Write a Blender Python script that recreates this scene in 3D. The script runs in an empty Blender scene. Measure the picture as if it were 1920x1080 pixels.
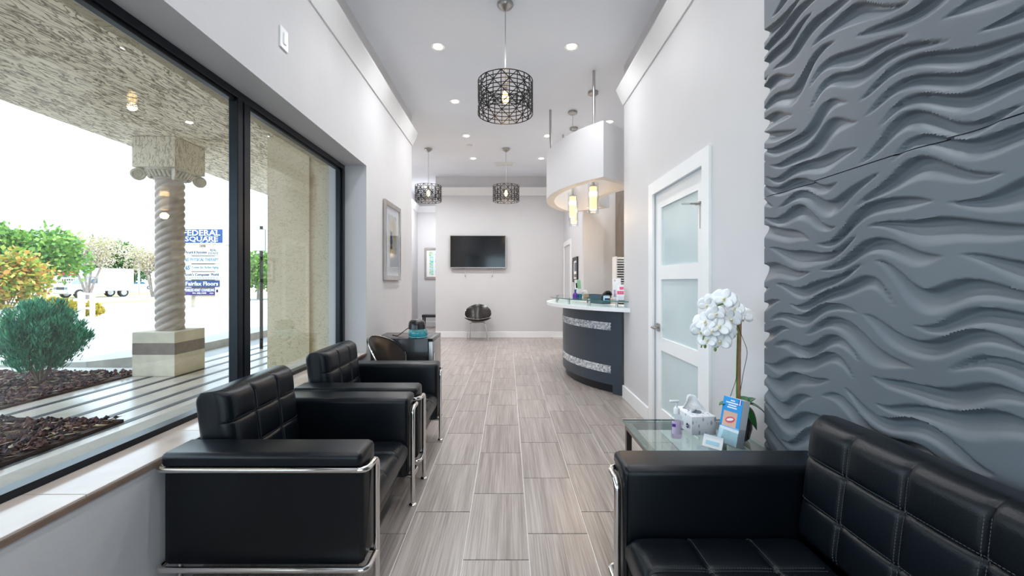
import bpy, bmesh, math, random
import numpy as np
from mathutils import Vector, Matrix
R = math.radians
PI = math.pi
random.seed(7)
rng = np.random.default_rng(7)
S = bpy.context.scene
COL = S.collection
# ------------------------------------------------------------------ camera
FPX = 805.0
cam_d = bpy.data.cameras.new('camera')
cam_d.sensor_width = 36.0
cam_d.lens = FPX / 1920 * 36.0
cam_d.shift_x = (960 - 952) / 1920
cam_d.shift_y = -(540 - 527) / 1920
cam_d.clip_start = 0.02
cam_d.clip_end = 500
cam = bpy.data.objects.new('camera', cam_d)
COL.objects.link(cam)
cam.location = (0, 0, 1.27)
cam.rotation_euler = (PI / 2, 0, 0)
S.camera = cam
# ------------------------------------------------------------------ world, sun, exposure
W = bpy.data.worlds.new('world')
S.world = W
W.use_nodes = True
bgn = W.node_tree.nodes['Background']
bgn.inputs[0].default_value = (0.70, 0.86, 1.0, 1)
bgn.inputs[1].default_value = 2.5
sun_d = bpy.data.lights.new('sun', 'SUN')
sun_d.energy = 4.2
sun_d.angle = R(0.6)
sun_d.color = (1.0, 0.95, 0.86)
sun = bpy.data.objects.new('sun', sun_d)
COL.objects.link(sun)
sun.rotation_euler = Vector((-0.44, -0.14, -0.88)).to_track_quat('-Z', 'Y').to_euler()
S.view_settings.view_transform = 'Standard'
S.view_settings.look = 'None'
S.view_settings.gamma = 1.0
S.view_settings.use_curve_mapping = False
S.view_settings.exposure = 0.62
try:
    S.cycles.max_bounces = 10
    S.cycles.diffuse_bounces = 5
    S.cycles.glossy_bounces = 4
    S.cycles.transmission_bounces = 8
    S.cycles.transparent_max_bounces = 12
    S.cycles.caustics_reflective = False
    S.cycles.caustics_refractive = False
    S.cycles.sample_clamp_indirect = 6.0
except Exception:
    pass

# ------------------------------------------------------------------ materials
MATS = {}
def pm(name, col, rough=0.5, metal=0.0, bump=None, var=None, coat=0.0, spec=0.5, emit=None, trans=0.0, stretch=None, ior=1.45, sheen=0.0):
    """principled procedural material; bump=(scale,strength), var=(scale,amount,second colour or None)"""
    m = bpy.data.materials.new(name); MATS[name] = m
    m.use_nodes = True
    nt = m.node_tree; b = nt.nodes['Principled BSDF']
    b.inputs['Base Color'].default_value = (*col, 1)
    b.inputs['Roughness'].default_value = rough
    b.inputs['Metallic'].default_value = metal
    b.inputs['Specular IOR Level'].default_value = spec
    b.inputs['Coat Weight'].default_value = coat
    b.inputs['Coat Roughness'].default_value = 0.08
    b.inputs['Transmission Weight'].default_value = trans
    b.inputs['IOR'].default_value = ior
    if emit:
        b.inputs['Emission Color'].default_value = (*emit[0], 1)
        b.inputs['Emission Strength'].default_value = emit[1]
    tc = mp = None
    def coords():
        nonlocal tc, mp
        if tc is None:
            tc = nt.nodes.new('ShaderNodeTexCoord'); mp = nt.nodes.new('ShaderNodeMapping')
            nt.links.new(tc.outputs['Object'], mp.inputs[0])
            if stretch: mp.inputs['Scale'].default_value = stretch
        return mp.outputs[0]
    if var:
        n = nt.nodes.new('ShaderNodeTexNoise'); n.inputs['Scale'].default_value = var[0]; n.inputs['Detail'].default_value = 6
        nt.links.new(coords(), n.inputs['Vector'])
        r = nt.nodes.new('ShaderNodeValToRGB')
        c2 = var[2] if len(var) > 2 and var[2] else tuple(min(1, c * (1 + var[1])) for c in col)
        c1 = tuple(c * (1 - var[1]) for c in col)
        r.color_ramp.elements[0].position = 0.3; r.color_ramp.elements[1].position = 0.7
        r.color_ramp.elements[0].color = (*c1, 1); r.color_ramp.elements[1].color = (*c2, 1)
        nt.links.new(n.outputs[0], r.inputs[0]); nt.links.new(r.outputs[0], b.inputs['Base Color'])
    if bump:
        n = nt.nodes.new('ShaderNodeTexNoise'); n.inputs['Scale'].default_value = bump[0]; n.inputs['Detail'].default_value = 4
        nt.links.new(coords(), n.inputs['Vector'])
        bp = nt.nodes.new('ShaderNodeBump'); bp.inputs['Strength'].default_value = bump[1]; bp.inputs['Distance'].default_value = 0.01
        nt.links.new(n.outputs[0], bp.inputs['Height']); nt.links.new(bp.outputs[0], b.inputs['Normal'])
    return m

def glass(name, tint=(0.96, 0.99, 0.98), refl=1.0, rough=0.0, ior=1.5):
    """clear pane: fresnel mix of a see-through and a mirror layer"""
    m = bpy.data.materials.new(name); MATS[name] = m
    m.use_nodes = True
    nt = m.node_tree; nt.nodes.remove(nt.nodes['Principled BSDF'])
    out = nt.nodes['Material Output']
    t = nt.nodes.new('ShaderNodeBsdfTransparent'); t.inputs[0].default_value = (*tint, 1)
    g = nt.nodes.new('ShaderNodeBsdfGlossy'); g.inputs['Roughness'].default_value = rough
    g.inputs['Color'].default_value = (refl, refl, refl, 1)
    lw = nt.nodes.new('ShaderNodeLayerWeight'); lw.inputs[0].default_value = 0.5      # facing term, same from both sides
    pw = nt.nodes.new('ShaderNodeMath'); pw.operation = 'POWER'; pw.inputs[1].default_value = 5.0
    f0 = ((ior - 1) / (ior + 1)) ** 2
    f = nt.nodes.new('ShaderNodeMath'); f.operation = 'MULTIPLY_ADD'; f.inputs[1].default_value = 1 - f0; f.inputs[2].default_value = f0
    mx = nt.nodes.new('ShaderNodeMixShader')
    nt.links.new(lw.outputs['Facing'], pw.inputs[0]); nt.links.new(pw.outputs[0], f.inputs[0])
    nt.links.new(f.outputs[0], mx.inputs[0]); nt.links.new(t.outputs[0], mx.inputs[1]); nt.links.new(g.outputs[0], mx.inputs[2])
    nt.links.new(mx.outputs[0], out.inputs[0])
    return m

def stucco(name, light, dark, scale, stretch, width, strength=0.6):
    """skip-trowel stucco: thin broken dark creases in a light coat"""
    m = pm(name, light, 0.9)
    nt = m.node_tree; b = nt.nodes['Principled BSDF']
    tc = nt.nodes.new('ShaderNodeTexCoord'); mp = nt.nodes.new('ShaderNodeMapping')
    mp.inputs['Scale'].default_value = stretch
    mp.inputs['Rotation'].default_value = (0, 0, 0.25)
    nt.links.new(tc.outputs['Object'], mp.inputs[0])
    n = nt.nodes.new('ShaderNodeTexNoise'); n.inputs['Scale'].default_value = scale; n.inputs['Detail'].default_value = 3
    n.inputs['Distortion'].default_value = 0.8
    nt.links.new(mp.outputs[0], n.inputs['Vector'])
    sb = nt.nodes.new('ShaderNodeMath'); sb.operation = 'SUBTRACT'; sb.inputs[1].default_value = 0.5
    ab = nt.nodes.new('ShaderNodeMath'); ab.operation = 'ABSOLUTE'
    nt.links.new(n.outputs[0], sb.inputs[0]); nt.links.new(sb.outputs[0], ab.inputs[0])
    r = nt.nodes.new('ShaderNodeValToRGB')
    r.color_ramp.elements[0].position = 0.0; r.color_ramp.elements[1].position = width
    r.color_ramp.elements[0].color = (*dark, 1); r.color_ramp.elements[1].color = (*light, 1)
    nt.links.new(ab.outputs[0], r.inputs[0])
    n2 = nt.nodes.new('ShaderNodeTexNoise'); n2.inputs['Scale'].default_value = 1.3; n2.inputs['Detail'].default_value = 4
    nt.links.new(tc.outputs['Object'], n2.inputs['Vector'])
    mx = nt.nodes.new('ShaderNodeMixRGB'); mx.blend_type = 'MULTIPLY'; mx.inputs[0].default_value = 0.2
    r2 = nt.nodes.new('ShaderNodeValToRGB'); r2.color_ramp.elements[0].color = (0.62, 0.58, 0.5, 1); r2.color_ramp.elements[0].position = 0.3; r2.color_ramp.elements[1].position = 0.65
    nt.links.new(n2.outputs[0], r2.inputs[0])
    nt.links.new(r.outputs[0], mx.inputs[1]); nt.links.new(r2.outputs[0], mx.inputs[2])
    nt.links.new(mx.outputs[0], b.inputs['Base Color'])
    bp = nt.nodes.new('ShaderNodeBump'); bp.inputs['Strength'].default_value = strength; bp.inputs['Distance'].default_value = 0.02
    nt.links.new(ab.outputs[0], bp.inputs['Height']); nt.links.new(bp.outputs[0], b.inputs['Normal'])
    return m

def island(name, cols, rough=0.4, metal=0.0, spec=0.5, transl=0.0):
    """colour picked per loose piece of the mesh (stones, leaves, mosaic)"""
    m = pm(name, cols[0], rough, metal, spec=spec)
    nt = m.node_tree; b = nt.nodes['Principled BSDF']
    g = nt.nodes.new('ShaderNodeNewGeometry'); r = nt.nodes.new('ShaderNodeValToRGB')
    r.color_ramp.interpolation = 'CONSTANT'
    el = r.color_ramp.elements
    el[0].color = (*cols[0], 1); el[1].position = 1.0 / len(cols); el[1].color = (*cols[1], 1)
    for i in range(2, len(cols)):
        e = el.new(i / len(cols)); e.color = (*cols[i], 1)
    nt.links.new(g.outputs['Random Per Island'], r.inputs[0]); nt.links.new(r.outputs[0], b.inputs['Base Color'])
    if transl > 0:
        tr = nt.nodes.new('ShaderNodeBsdfTranslucent'); mx = nt.nodes.new('ShaderNodeMixShader'); mx.inputs[0].default_value = transl
        nt.links.new(r.outputs[0], tr.inputs[0])
        nt.links.new(b.outputs[0], mx.inputs[1]); nt.links.new(tr.outputs[0], mx.inputs[2])
        nt.links.new(mx.outputs[0], nt.nodes['Material Output'].inputs[0])
    return m

def tile_mat():
    m = pm('floor_tile', (0.42, 0.38, 0.36), 0.28)
    nt = m.node_tree; b = nt.nodes['Principled BSDF']
    tc = nt.nodes.new('ShaderNodeTexCoord'); oi = nt.nodes.new('ShaderNodeObjectInfo')
    ml = nt.nodes.new('ShaderNodeMath'); ml.operation = 'MULTIPLY'; ml.inputs[1].default_value = 37.0
    nt.links.new(oi.outputs['Random'], ml.inputs[0])
    cb = nt.nodes.new('ShaderNodeCombineXYZ'); nt.links.new(ml.outputs[0], cb.inputs[2]); nt.links.new(ml.outputs[0], cb.inputs[1])
    va = nt.nodes.new('ShaderNodeVectorMath'); va.operation = 'ADD'
    nt.links.new(tc.outputs['Object'], va.inputs[0]); nt.links.new(cb.outputs[0], va.inputs[1])
    mp = nt.nodes.new('ShaderNodeMapping'); mp.inputs['Scale'].default_value = (150, 2.2, 1)
    nt.links.new(va.outputs[0], mp.inputs[0])
    n = nt.nodes.new('ShaderNodeTexNoise'); n.inputs['Scale'].default_value = 1.0; n.inputs['Detail'].default_value = 5; n.inputs['Roughness'].default_value = 0.65
    nt.links.new(mp.outputs[0], n.inputs['Vector'])
    mp2 = nt.nodes.new('ShaderNodeMapping'); mp2.inputs['Scale'].default_value = (22, 0.9, 1)
    nt.links.new(va.outputs[0], mp2.inputs[0])
    n2 = nt.nodes.new('ShaderNodeTexNoise'); n2.inputs['Scale'].default_value = 1.0; n2.inputs['Detail'].default_value = 3
    nt.links.new(mp2.outputs[0], n2.inputs['Vector'])
    ad = nt.nodes.new('ShaderNodeMixRGB'); ad.inputs[0].default_value = 0.38
    nt.links.new(n.outputs[0], ad.inputs[1]); nt.links.new(n2.outputs[0], ad.inputs[2])
    r = nt.nodes.new('ShaderNodeValToRGB')
    e = r.color_ramp.elements
    e[0].position = 0.30; e[0].color = (0.175, 0.142, 0.126, 1)
    e[1].position = 0.70; e[1].color = (0.55, 0.50, 0.47, 1)
    k = e.new(0.5); k.color = (0.355, 0.308, 0.282, 1)
    nt.links.new(ad.outputs[0], r.inputs[0]); nt.links.new(r.outputs[0], b.inputs['Base Color'])
    bp = nt.nodes.new('ShaderNodeBump'); bp.inputs['Strength'].default_value = 0.06; bp.inputs['Distance'].default_value = 0.005
    nt.links.new(n.outputs[0], bp.inputs['Height']); nt.links.new(bp.outputs[0], b.inputs['Normal'])
    return m

M_tile = tile_mat()
M_grout = pm('grout', (0.74, 0.72, 0.70), 0.8, var=(40, 0.08))
M_wall = pm('wall_paint', (0.63, 0.62, 0.63), 0.6, bump=(160, 0.05), var=(3, 0.015))
M_wallrough = pm('wall_paint_textured', (0.63, 0.62, 0.63), 0.6, bump=(30, 0.10), var=(3, 0.02))
M_ceil = pm('ceiling_paint', (0.86, 0.89, 0.94), 0.7, bump=(120, 0.04), var=(2, 0.015))
M_trim = pm('white_trim_paint', (0.86, 0.86, 0.86), 0.35, var=(8, 0.01))
M_frost = pm('frosted_glass', (0.56, 0.66, 0.67), 0.22, var=(1.5, 0.05), coat=0.3)
M_black_alu = pm('black_aluminium', (0.014, 0.018, 0.024), 0.32, 0.5, var=(30, 0.1))
M_pane = glass('window_glass', (0.97, 0.99, 0.985))
M_tglass = glass('table_glass', (0.82, 0.92, 0.905), 1.0)
M_shelfglass = glass('shelf_glass', (0.76, 0.87, 0.86))
M_edgeglass = pm('glass_edge', (0.02, 0.16, 0.14), 0.1, coat=0.5, var=(10, 0.1))
M_clear = glass('clear_acrylic', (0.93, 0.95, 0.97), 0.9)
M_sill = pm('sill_tile', (0.60, 0.52, 0.47), 0.14, var=(6, 0.10), spec=.35)
M_silledge = pm('sill_edge', (0.23, 0.16, 0.12), 0.4, var=(14, 0.15))
M_leather = pm('black_leather', (0.0035, 0.0055, 0.0085), 0.32, bump=(220, 0.08), var=(5, 0.12), spec=0.34)
M_stitch = pm('grey_thread', (0.07, 0.075, 0.085), 0.7, var=(60, 0.1))
M_chrome = pm('chrome', (0.78, 0.76, 0.74), 0.08, 1.0, var=(4, 0.04))
M_nickel = pm('brushed_nickel', (0.42, 0.40, 0.37), 0.3, 1.0, bump=(300, 0.05), var=(40, 0.06))
M_steel = pm('brushed_steel', (0.50, 0.49, 0.48), 0.34, 1.0, stretch=(1, 1, 40), var=(12, 0.12))
M_blackmetal = pm('black_metal', (0.012, 0.011, 0.011), 0.38, 0.4, var=(40, 0.1))
M_wave = pm('wave_panel_paint', (0.128, 0.148, 0.170), 0.42, bump=(320, 0.03), var=(2.2, 0.10))
M_char = pm('charcoal_laminate', (0.045, 0.062, 0.084), 0.38, var=(4, 0.06))
M_kick = pm('black_kick', (0.008, 0.012, 0.018), 0.4, var=(10, 0.1))
M_solid = pm('white_solid_surface', (0.86, 0.87, 0.88), 0.25, var=(30, 0.02))
M_mosaic = island('mosaic', [(0.82, 0.84, 0.86), (0.50, 0.52, 0.55), (0.68, 0.71, 0.76), (0.33, 0.35, 0.40), (0.90, 0.91, 0.92), (0.58, 0.60, 0.62)], 0.15)
M_screen = pm('tv_screen', (0.004, 0.005, 0.007), 0.12, coat=0.6, var=(1, 0.1))
M_plastic = pm('black_plastic', (0.010, 0.010, 0.012), 0.25, var=(20, 0.1), coat=0.3)
M_whiteplastic = pm('white_plastic', (0.82, 0.83, 0.85), 0.35, var=(20, 0.02))
M_shell = pm('dark_espresso_shell', (0.012, 0.008, 0.007), 0.24, spec=.35, var=(9, 0.2))
M_bulb = pm('warm_bulb', (1, 0.8, 0.5), 0.4, emit=((1.0, 0.62, 0.24), 7.0), var=(10, 0.02))
M_tubewarm = pm('warm_frosted_tube', (1, 0.85, 0.6), 0.5, emit=((1.0, 0.62, 0.26), 1.0), var=(14, 0.05))
M_lens = pm('downlight_lens', (1, 0.95, 0.85), 0.5, emit=((1.0, 0.90, 0.74), 9.0), var=(10, 0.02))
M_amber = pm('amber_glass', (0.25, 0.05, 0.03), 0.15, var=(8, 0.2), coat=0.5)

# ------------------------------------------------------------------ mesh builder
def fillet(pts, rad, n=6):
    pts = [Vector(p) for p in pts]
    out = [pts[0]]
    for i in range(1, len(pts) - 1):
        a, b, c = pts[i - 1], pts[i], pts[i + 1]
        d1 = (a - b); d2 = (c - b)
        r = min(rad, d1.length * 0.49, d2.length * 0.49)
        p1 = b + d1.normalized() * r; p2 = b + d2.normalized() * r
        for k in range(n + 1):
            t = k / n
            out.append((1 - t) ** 2 * p1 + 2 * t * (1 - t) * b + t * t * p2)
    out.append(pts[-1])
    return out

class MB:
    def __init__(s): s.v = []; s.f = []
    def add(s, v, f):
        o = len(s.v); s.v.extend([tuple(p) for p in v]); s.f.extend([tuple(i + o for i in q) for q in f]); return s
    def box(s, x0, x1, y0, y1, z0, z1):
        v = [(x, y, z) for z in (z0, z1) for y in (y0, y1) for x in (x0, x1)]
        return s.add(v, [(0, 2, 3, 1), (4, 5, 7, 6), (0, 1, 5, 4), (1, 3, 7, 5), (3, 2, 6, 7), (2, 0, 4, 6)])
    def rbox(s, x0, x1, y0, y1, z0, z1, r=0.01, seg=3):
        bm = bmesh.new(); bmesh.ops.create_cube(bm, size=1)
        for w in bm.verts:
            w.co = Vector((x0 + (w.co.x + .5) * (x1 - x0), y0 + (w.co.y + .5) * (y1 - y0), z0 + (w.co.z + .5) * (z1 - z0)))
        r = min(r, abs(x1 - x0) * .49, abs(y1 - y0) * .49, abs(z1 - z0) * .49)
        bmesh.ops.bevel(bm, geom=bm.edges[:], offset=r, segments=seg, profile=0.5, affect='EDGES')
        bm.verts.index_update()
        s.add([w.co.copy() for w in bm.verts], [[w.index for w in q.verts] for q in bm.faces]); bm.free(); return s
    def tube(s, pts, r, seg=10, cap=True):
        pts = [Vector(p) for p in pts]; n = len(pts)
        rs = r if isinstance(r, (list, tuple)) else [r] * n
        t0 = (pts[1] - pts[0]).normalized()
        u = t0.orthogonal().normalized(); V = []; F = []
        pt = t0
        for i in range(n):
            if i == 0: t = t0
            elif i == n - 1: t = (pts[i] - pts[i - 1]).normalized()
            else: t = ((pts[i] - pts[i - 1]).normalized() + (pts[i + 1] - pts[i]).normalized()).normalized()
            q = pt.rotation_difference(t); u = q @ u; pt = t
            u = (u - t * u.dot(t)).normalized(); w = t.cross(u)
            for k in range(seg):
                a = 2 * PI * k / seg
                V.append(pts[i] + (u * math.cos(a) + w * math.sin(a)) * rs[i])
        for i in range(n - 1):
            for k in range(seg):
                k2 = (k + 1) % seg
                F.append((i * seg + k, i * seg + k2, (i + 1) * seg + k2, (i + 1) * seg + k))
        if cap:
            F.append(tuple(range(seg - 1, -1, -1))); F.append(tuple((n - 1) * seg + k for k in range(seg)))
        return s.add(V, F)
    def lathe(s, prof, cx=0, cy=0, seg=24, sx=1, sy=1):
        n = len(prof); V = []; F = []
        for r, z in prof:
            r = max(r, 1e-4)
            for k in range(seg):
                a = 2 * PI * k / seg; V.append((cx + r * sx * math.cos(a), cy + r * sy * math.sin(a), z))
        for i in range(n - 1):
            for k in range(seg):
                k2 = (k + 1) % seg
                F.append((i * seg + k, i * seg + k2, (i + 1) * seg + k2, (i + 1) * seg + k))
        F.append(tuple(range(seg - 1, -1, -1))); F.append(tuple((n - 1) * seg + k for k in range(seg)))
        return s.add(V, F)
    def prism(s, poly, z0, z1):
        n = len(poly)
        V = [(x, y, z0) for x, y in poly] + [(x, y, z1) for x, y in poly]
        F = [tuple(range(n - 1, -1, -1)), tuple(range(n, 2 * n))]
        F += [(i, (i + 1) % n, n + (i + 1) % n, n + i) for i in range(n)]
        return s.add(V, F)
    def arc(s, cx, cy, r0, r1, a0, a1, z0, z1, n=32):
        V = []; F = []
        for i in range(n + 1):
            a = a0 + (a1 - a0) * i / n; c, q = math.cos(a), math.sin(a)
            V += [(cx + r0 * c, cy + r0 * q, z0), (cx + r1 * c, cy + r1 * q, z0), (cx + r1 * c, cy + r1 * q, z1), (cx + r0 * c, cy + r0 * q, z1)]
        for i in range(n):
            b = 4 * i
            for k in range(4):
                F.append((b + k, b + (k + 1) % 4, b + 4 + (k + 1) % 4, b + 4 + k))
        F.append((0, 3, 2, 1)); b = 4 * n; F.append((b, b + 1, b + 2, b + 3))
        return s.add(V, F)
    def xform(s, m):
        s.v = [tuple(m @ Vector(p)) for p in s.v]; return s
    def build(s, name, mat, parent=None, smooth=None, recalc=True):
        me = bpy.data.meshes.new(name); me.from_pydata(s.v, [], s.f)
        if recalc and len(s.f) < 60000:
            bm = bmesh.new(); bm.from_mesh(me); bmesh.ops.recalc_face_normals(bm, faces=bm.faces[:]); bm.to_mesh(me); bm.free()
        if smooth:
            me.polygons.foreach_set('use_smooth', [True] * len(me.polygons)); me.set_sharp_from_angle(angle=R(smooth))
        me.materials.append(mat)
        o = bpy.data.objects.new(name, me); COL.objects.link(o)
        if parent: o.parent = parent
        return o
def link(name, me, parent=None):
    o = bpy.data.objects.new(name, me); COL.objects.link(o)
    if parent: o.parent = parent
    return o
def tag(o, label=None, cat=None, group=None, kind=None):
    if label: o['label'] = label
    if cat: o['category'] = cat
    if group: o['group'] = group
    if kind: o['kind'] = kind
    return o
def thing(name, label, cat, loc=(0, 0, 0), rz=0.0, group=None):
    o = bpy.data.objects.new(name, None); COL.objects.link(o)
    o.empty_display_size = 0.1
    o.location = loc; o.rotation_euler = (0, 0, rz)
    return tag(o, label, cat, group)
def struct(o): o['kind'] = 'structure'; return o
def B(x0, x1, y0, y1, z0, z1): return MB().box(x0, x1, y0, y1, z0, z1)
def RB(x0, x1, y0, y1, z0, z1, r=.01, seg=3): return MB().rbox(x0, x1, y0, y1, z0, z1, r, seg)
def text_part(s, mat, parent, cx, y, cz, width, height, name='lettering', bold=0.0, depth=0.004, rot=None, serif=None):
    """flat lettering in the XZ plane facing -Y, fitted to width x height, centred"""
    cu = bpy.data.curves.new(name, 'FONT'); cu.body = s; cu.align_x = 'CENTER'; cu.align_y = 'CENTER'
    cu.offset = bold; cu.extrude = 0.01; cu.resolution_u = 2
    if serif: cu.space_character = serif
    ob = bpy.data.objects.new('tmp', cu); COL.objects.link(ob)
    dg = bpy.context.evaluated_depsgraph_get(); dg.update()
    me = bpy.data.meshes.new_from_object(ob.evaluated_get(dg))
    bpy.data.objects.remove(ob); bpy.data.curves.remove(cu)
    n = len(me.vertices); co = np.empty(n * 3); me.vertices.foreach_get('co', co); co = co.reshape(-1, 3)
    lo, hi = co.min(0), co.max(0); c = (lo + hi) / 2; d = hi - lo
    out = np.zeros_like(co)
    out[:, 0] = cx + (co[:, 0] - c[0]) * (width / d[0])
    out[:, 2] = cz + (co[:, 1] - c[1]) * (height / d[1])
    out[:, 1] = y - (co[:, 2] - c[2]) / max(d[2], 1e-6) * depth
    if rot is not None:
        out = np.array([tuple(rot @ Vector(p)) for p in out])
    me.vertices.foreach_set('co', out.ravel()); me.update(); me.name = name
    me.materials.clear(); me.materials.append(mat)
    return link(name, me, parent)
# ================================================================== THE ROOM
ZC = 3.62
XL, XR = -1.36, 1.27
YB = -1.6
floor = struct(B(-2.7, 3.6, YB, 12.2, -0.14, -0.006).build('floor', M_grout))
tile_bm = MB()
tw, tl, g = 0.305, 0.61, 0.0045
tile_bm.v = [(-tw/2+g/2, -tl/2+g/2, -.008), (tw/2-g/2, -tl/2+g/2, -.008), (tw/2-g/2, tl/2-g/2, -.008), (-tw/2+g/2, tl/2-g/2, -.008)]
e = 0.0012
tile_bm.v += [(-tw/2+g/2+e, -tl/2+g/2+e, 0), (tw/2-g/2-e, -tl/2+g/2+e, 0), (tw/2-g/2-e, tl/2-g/2-e, 0), (-tw/2+g/2+e, tl/2-g/2-e, 0)]
tile_bm.f = [(4, 5, 6, 7), (0, 1, 5, 4), (1, 2, 6, 5), (2, 3, 7, 6), (3, 0, 4, 7)]
t0 = tile_bm.build('tile', M_tile, floor); tile_me = t0.data
first = True
for k in range(-9, 5):
    x = 0.099 + k * tw + tw / 2
    off = (0.126 + 0.2035 * (k + 1)) % tl
    for j in range(-3, 20):
        y = off + j * tl + tl / 2
        if y < YB or y > 12.1: continue
        if x < XL - .1 and (y < 6.0 or x < -2.62): continue
        if y > 9.8 and x > -1.55: continue
        if x > XR + .12 and (y < 4.7): continue
        if x > .5 and y > 9.7: continue
        o = t0 if first else link('tile', tile_me, floor); first = False
        o.location = (x, y, 0)
ceiling = struct(B(-2.7, 3.6, YB, 12.2, ZC, ZC + .1).build('ceiling', M_ceil))
# left wall with the long window opening
wl = MB()
wl.box(-1.72, XL, YB, 4.13, 0, 0.555)
wl.box(-1.72, XL, YB, 4.13, 2.38, ZC)
wl.box(-1.72, XL, 4.13, 6.08, 0, ZC)
wl.box(-1.72, XL, YB, -0.9, 0.56, 2.38)
wl.box(-2.7, -1.72, 5.95, 6.08, 0, ZC)
struct(wl.build('wall_left', M_wallrough))
struct(B(-2.7, -2.52, 6.08, 12.2, 0, ZC).build('wall_left_alcove', M_wall))
struct(B(-2.52, -1.5, 12.02, 12.2, 0, ZC).build('wall_alcove_back', M_wall))
struct(B(-1.62, 1.26, 9.64, 9.8, 0, ZC).build('wall_back', M_wall))
struct(B(-1.62, -1.5, 9.8, 12.02, 0, ZC).build('wall_alcove_right', M_wall))
struct(B(1.26, 3.6, 7.1, 9.8, 0, ZC).build('wall_reception', M_wall))
struct(B(3.5, 3.6, 4.69, 7.1, 0, ZC).build('wall_reception_side', M_wall))
DY0, DY1, DZ = 2.765, 3.735, 2.03
wr = MB()
wr.box(XR, 1.42, YB, DY0, 0, ZC); wr.box(XR, 1.42, DY0, DY1, DZ, ZC); wr.box(XR, 1.42, DY1, 4.69, 0, ZC)
wr.box(1.42, 3.6, 4.57, 4.69, 0, ZC)
wall_right = struct(wr.build('wall_right', M_wall))
# wall behind the camera with a glazed shopfront opening
wb = MB()
wb.box(-1.72, 1.42, YB - .12, YB, 2.5, ZC); wb.box(-1.72, -1.1, YB - .12, YB, 0, 2.5); wb.box(1.05, 1.42, YB - .12, YB, 0, 2.5)
struct(wb.build('wall_front', M_wall))
w2 = MB()
for x in (-1.1, -.06, .99): w2.box(x, x + .06, YB - .1, YB - .04, 0, 2.5)
w2.box(-1.1, 1.05, YB - .1, YB - .04, 2.44, 2.5); w2.box(-1.1, 1.05, YB - .1, YB - .04, 0, .1)
w2o = struct(w2.build('window_2', M_black_alu))
B(-1.04, -.06, YB - .075, YB - .069, .1, 2.44).build('pane', M_pane, w2o)
B(0, .99, YB - .075, YB - .069, .1, 2.44).build('pane', M_pane, w2o)
# crown mouldings, stepped board
def crown_profile(): return [(0, 3.19), (.012, 3.19), (.085, 3.345), (.085, 3.362), (0, 3.362)]
def run(name, a, b, inward):
    """moulding swept along a straight wall from a to b; inward = unit vector into the room"""
    p = crown_profile(); n = len(p)
    a = Vector((*a, 0)); b = Vector((*b, 0)); w = Vector((*inward, 0)); V = []
    for q in (a, b): V += [q + w * d + Vector((0, 0, z)) for d, z in p]
    F = [tuple(range(n)), tuple(range(2 * n - 1, n - 1, -1))] + [(i, (i + 1) % n, n + (i + 1) % n, n + i) for i in range(n)]
    return struct(MB().add(V, F).build(name, M_trim))
run('trim_1', (XL, YB), (XL, 6.085), (1, 0))
run('trim_2', (XR, 2.035), (XR, 4.695), (-1, 0))
run('trim_3', (-1.62, 9.64), (1.26, 9.64), (0, -1))
run('trim_4', (-2.52, 6.08), (-2.52, 12.02), (1, 0))
run('trim_5', (-2.52, 12.02), (-1.62, 12.02), (0, -1))
run('trim_6', (1.26, 9.64), (1.26, 7.1), (-1, 0))
def bb(name, x0, x1, y0, y1, h=.135): return struct(RB(x0, x1, y0, y1, 0.0005, h, .004, 2).build(name, M_trim))
bb('baseboard_back', -1.62, 1.245, 9.62, 9.64)
bb('baseboard_alcove', -2.5, -1.62, 12.0, 12.02)
bb('baseboard_alcove_left', -2.52, -2.5, 6.08, 12.0)
bb('baseboard_right', 1.25, 1.27, 3.835, 4.69)
bb('baseboard_left', XL, XL + .02, 4.78, 6.08)
bb('baseboard_reception', 1.24, 1.26, 7.1, 8.48)
# ---- window ledge
ledge = struct(B(-1.57, XL + .006, YB, 4.13, 0.555, 0.572).build('trim_7', M_silledge))
y = 1.385 - 0.5925 * 5
while y < 4.12:
    y1 = min(y + .5925, 4.13)
    if y1 > YB:
        RB(-1.565, XL + .002, max(y, YB) + .0012, y1 - .0012, .5722, .582, .0015, 1).build('tile', M_sill, ledge)
    y += .5925
# ---- window 1: aluminium frame, panes
win = struct(MB().box(-1.62, -1.565, -.9, 4.129, .582, .609).build('window_1', M_black_alu))
def wbar(name, *a): return RB(*a, .003, 1).build(name, M_black_alu, win)
wbar('frame_rail', -1.62, -1.565, -.9, 4.129, 2.335, 2.379)
wbar('frame_rail', -1.62, -1.58, -.9, 4.129, 2.316, 2.336)
wbar('frame_jamb', -1.62, -1.565, 4.075, 4.129, .609, 2.335)
wbar('frame_jamb', -1.62, -1.58, 4.035, 4.076, .609, 2.335)
wbar('frame_jamb', -1.62, -1.565, -.899, -.83, .609, 2.335)
wbar('mullion', -1.62, -1.565, 2.49, 2.540, .609, 2.335)
wbar('mullion', -1.62, -1.565, 2.552, 2.614, .609, 2.335)
wbar('mullion_core', -1.615, -1.58, 2.535, 2.556, .609, 2.335)
B(-1.606, -1.598, -.84, 2.492, .605, 2.32).build('pane', M_pane, win)
B(-1.606, -1.598, 2.612, 4.04, .605, 2.32).build('pane', M_pane, win)
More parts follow.
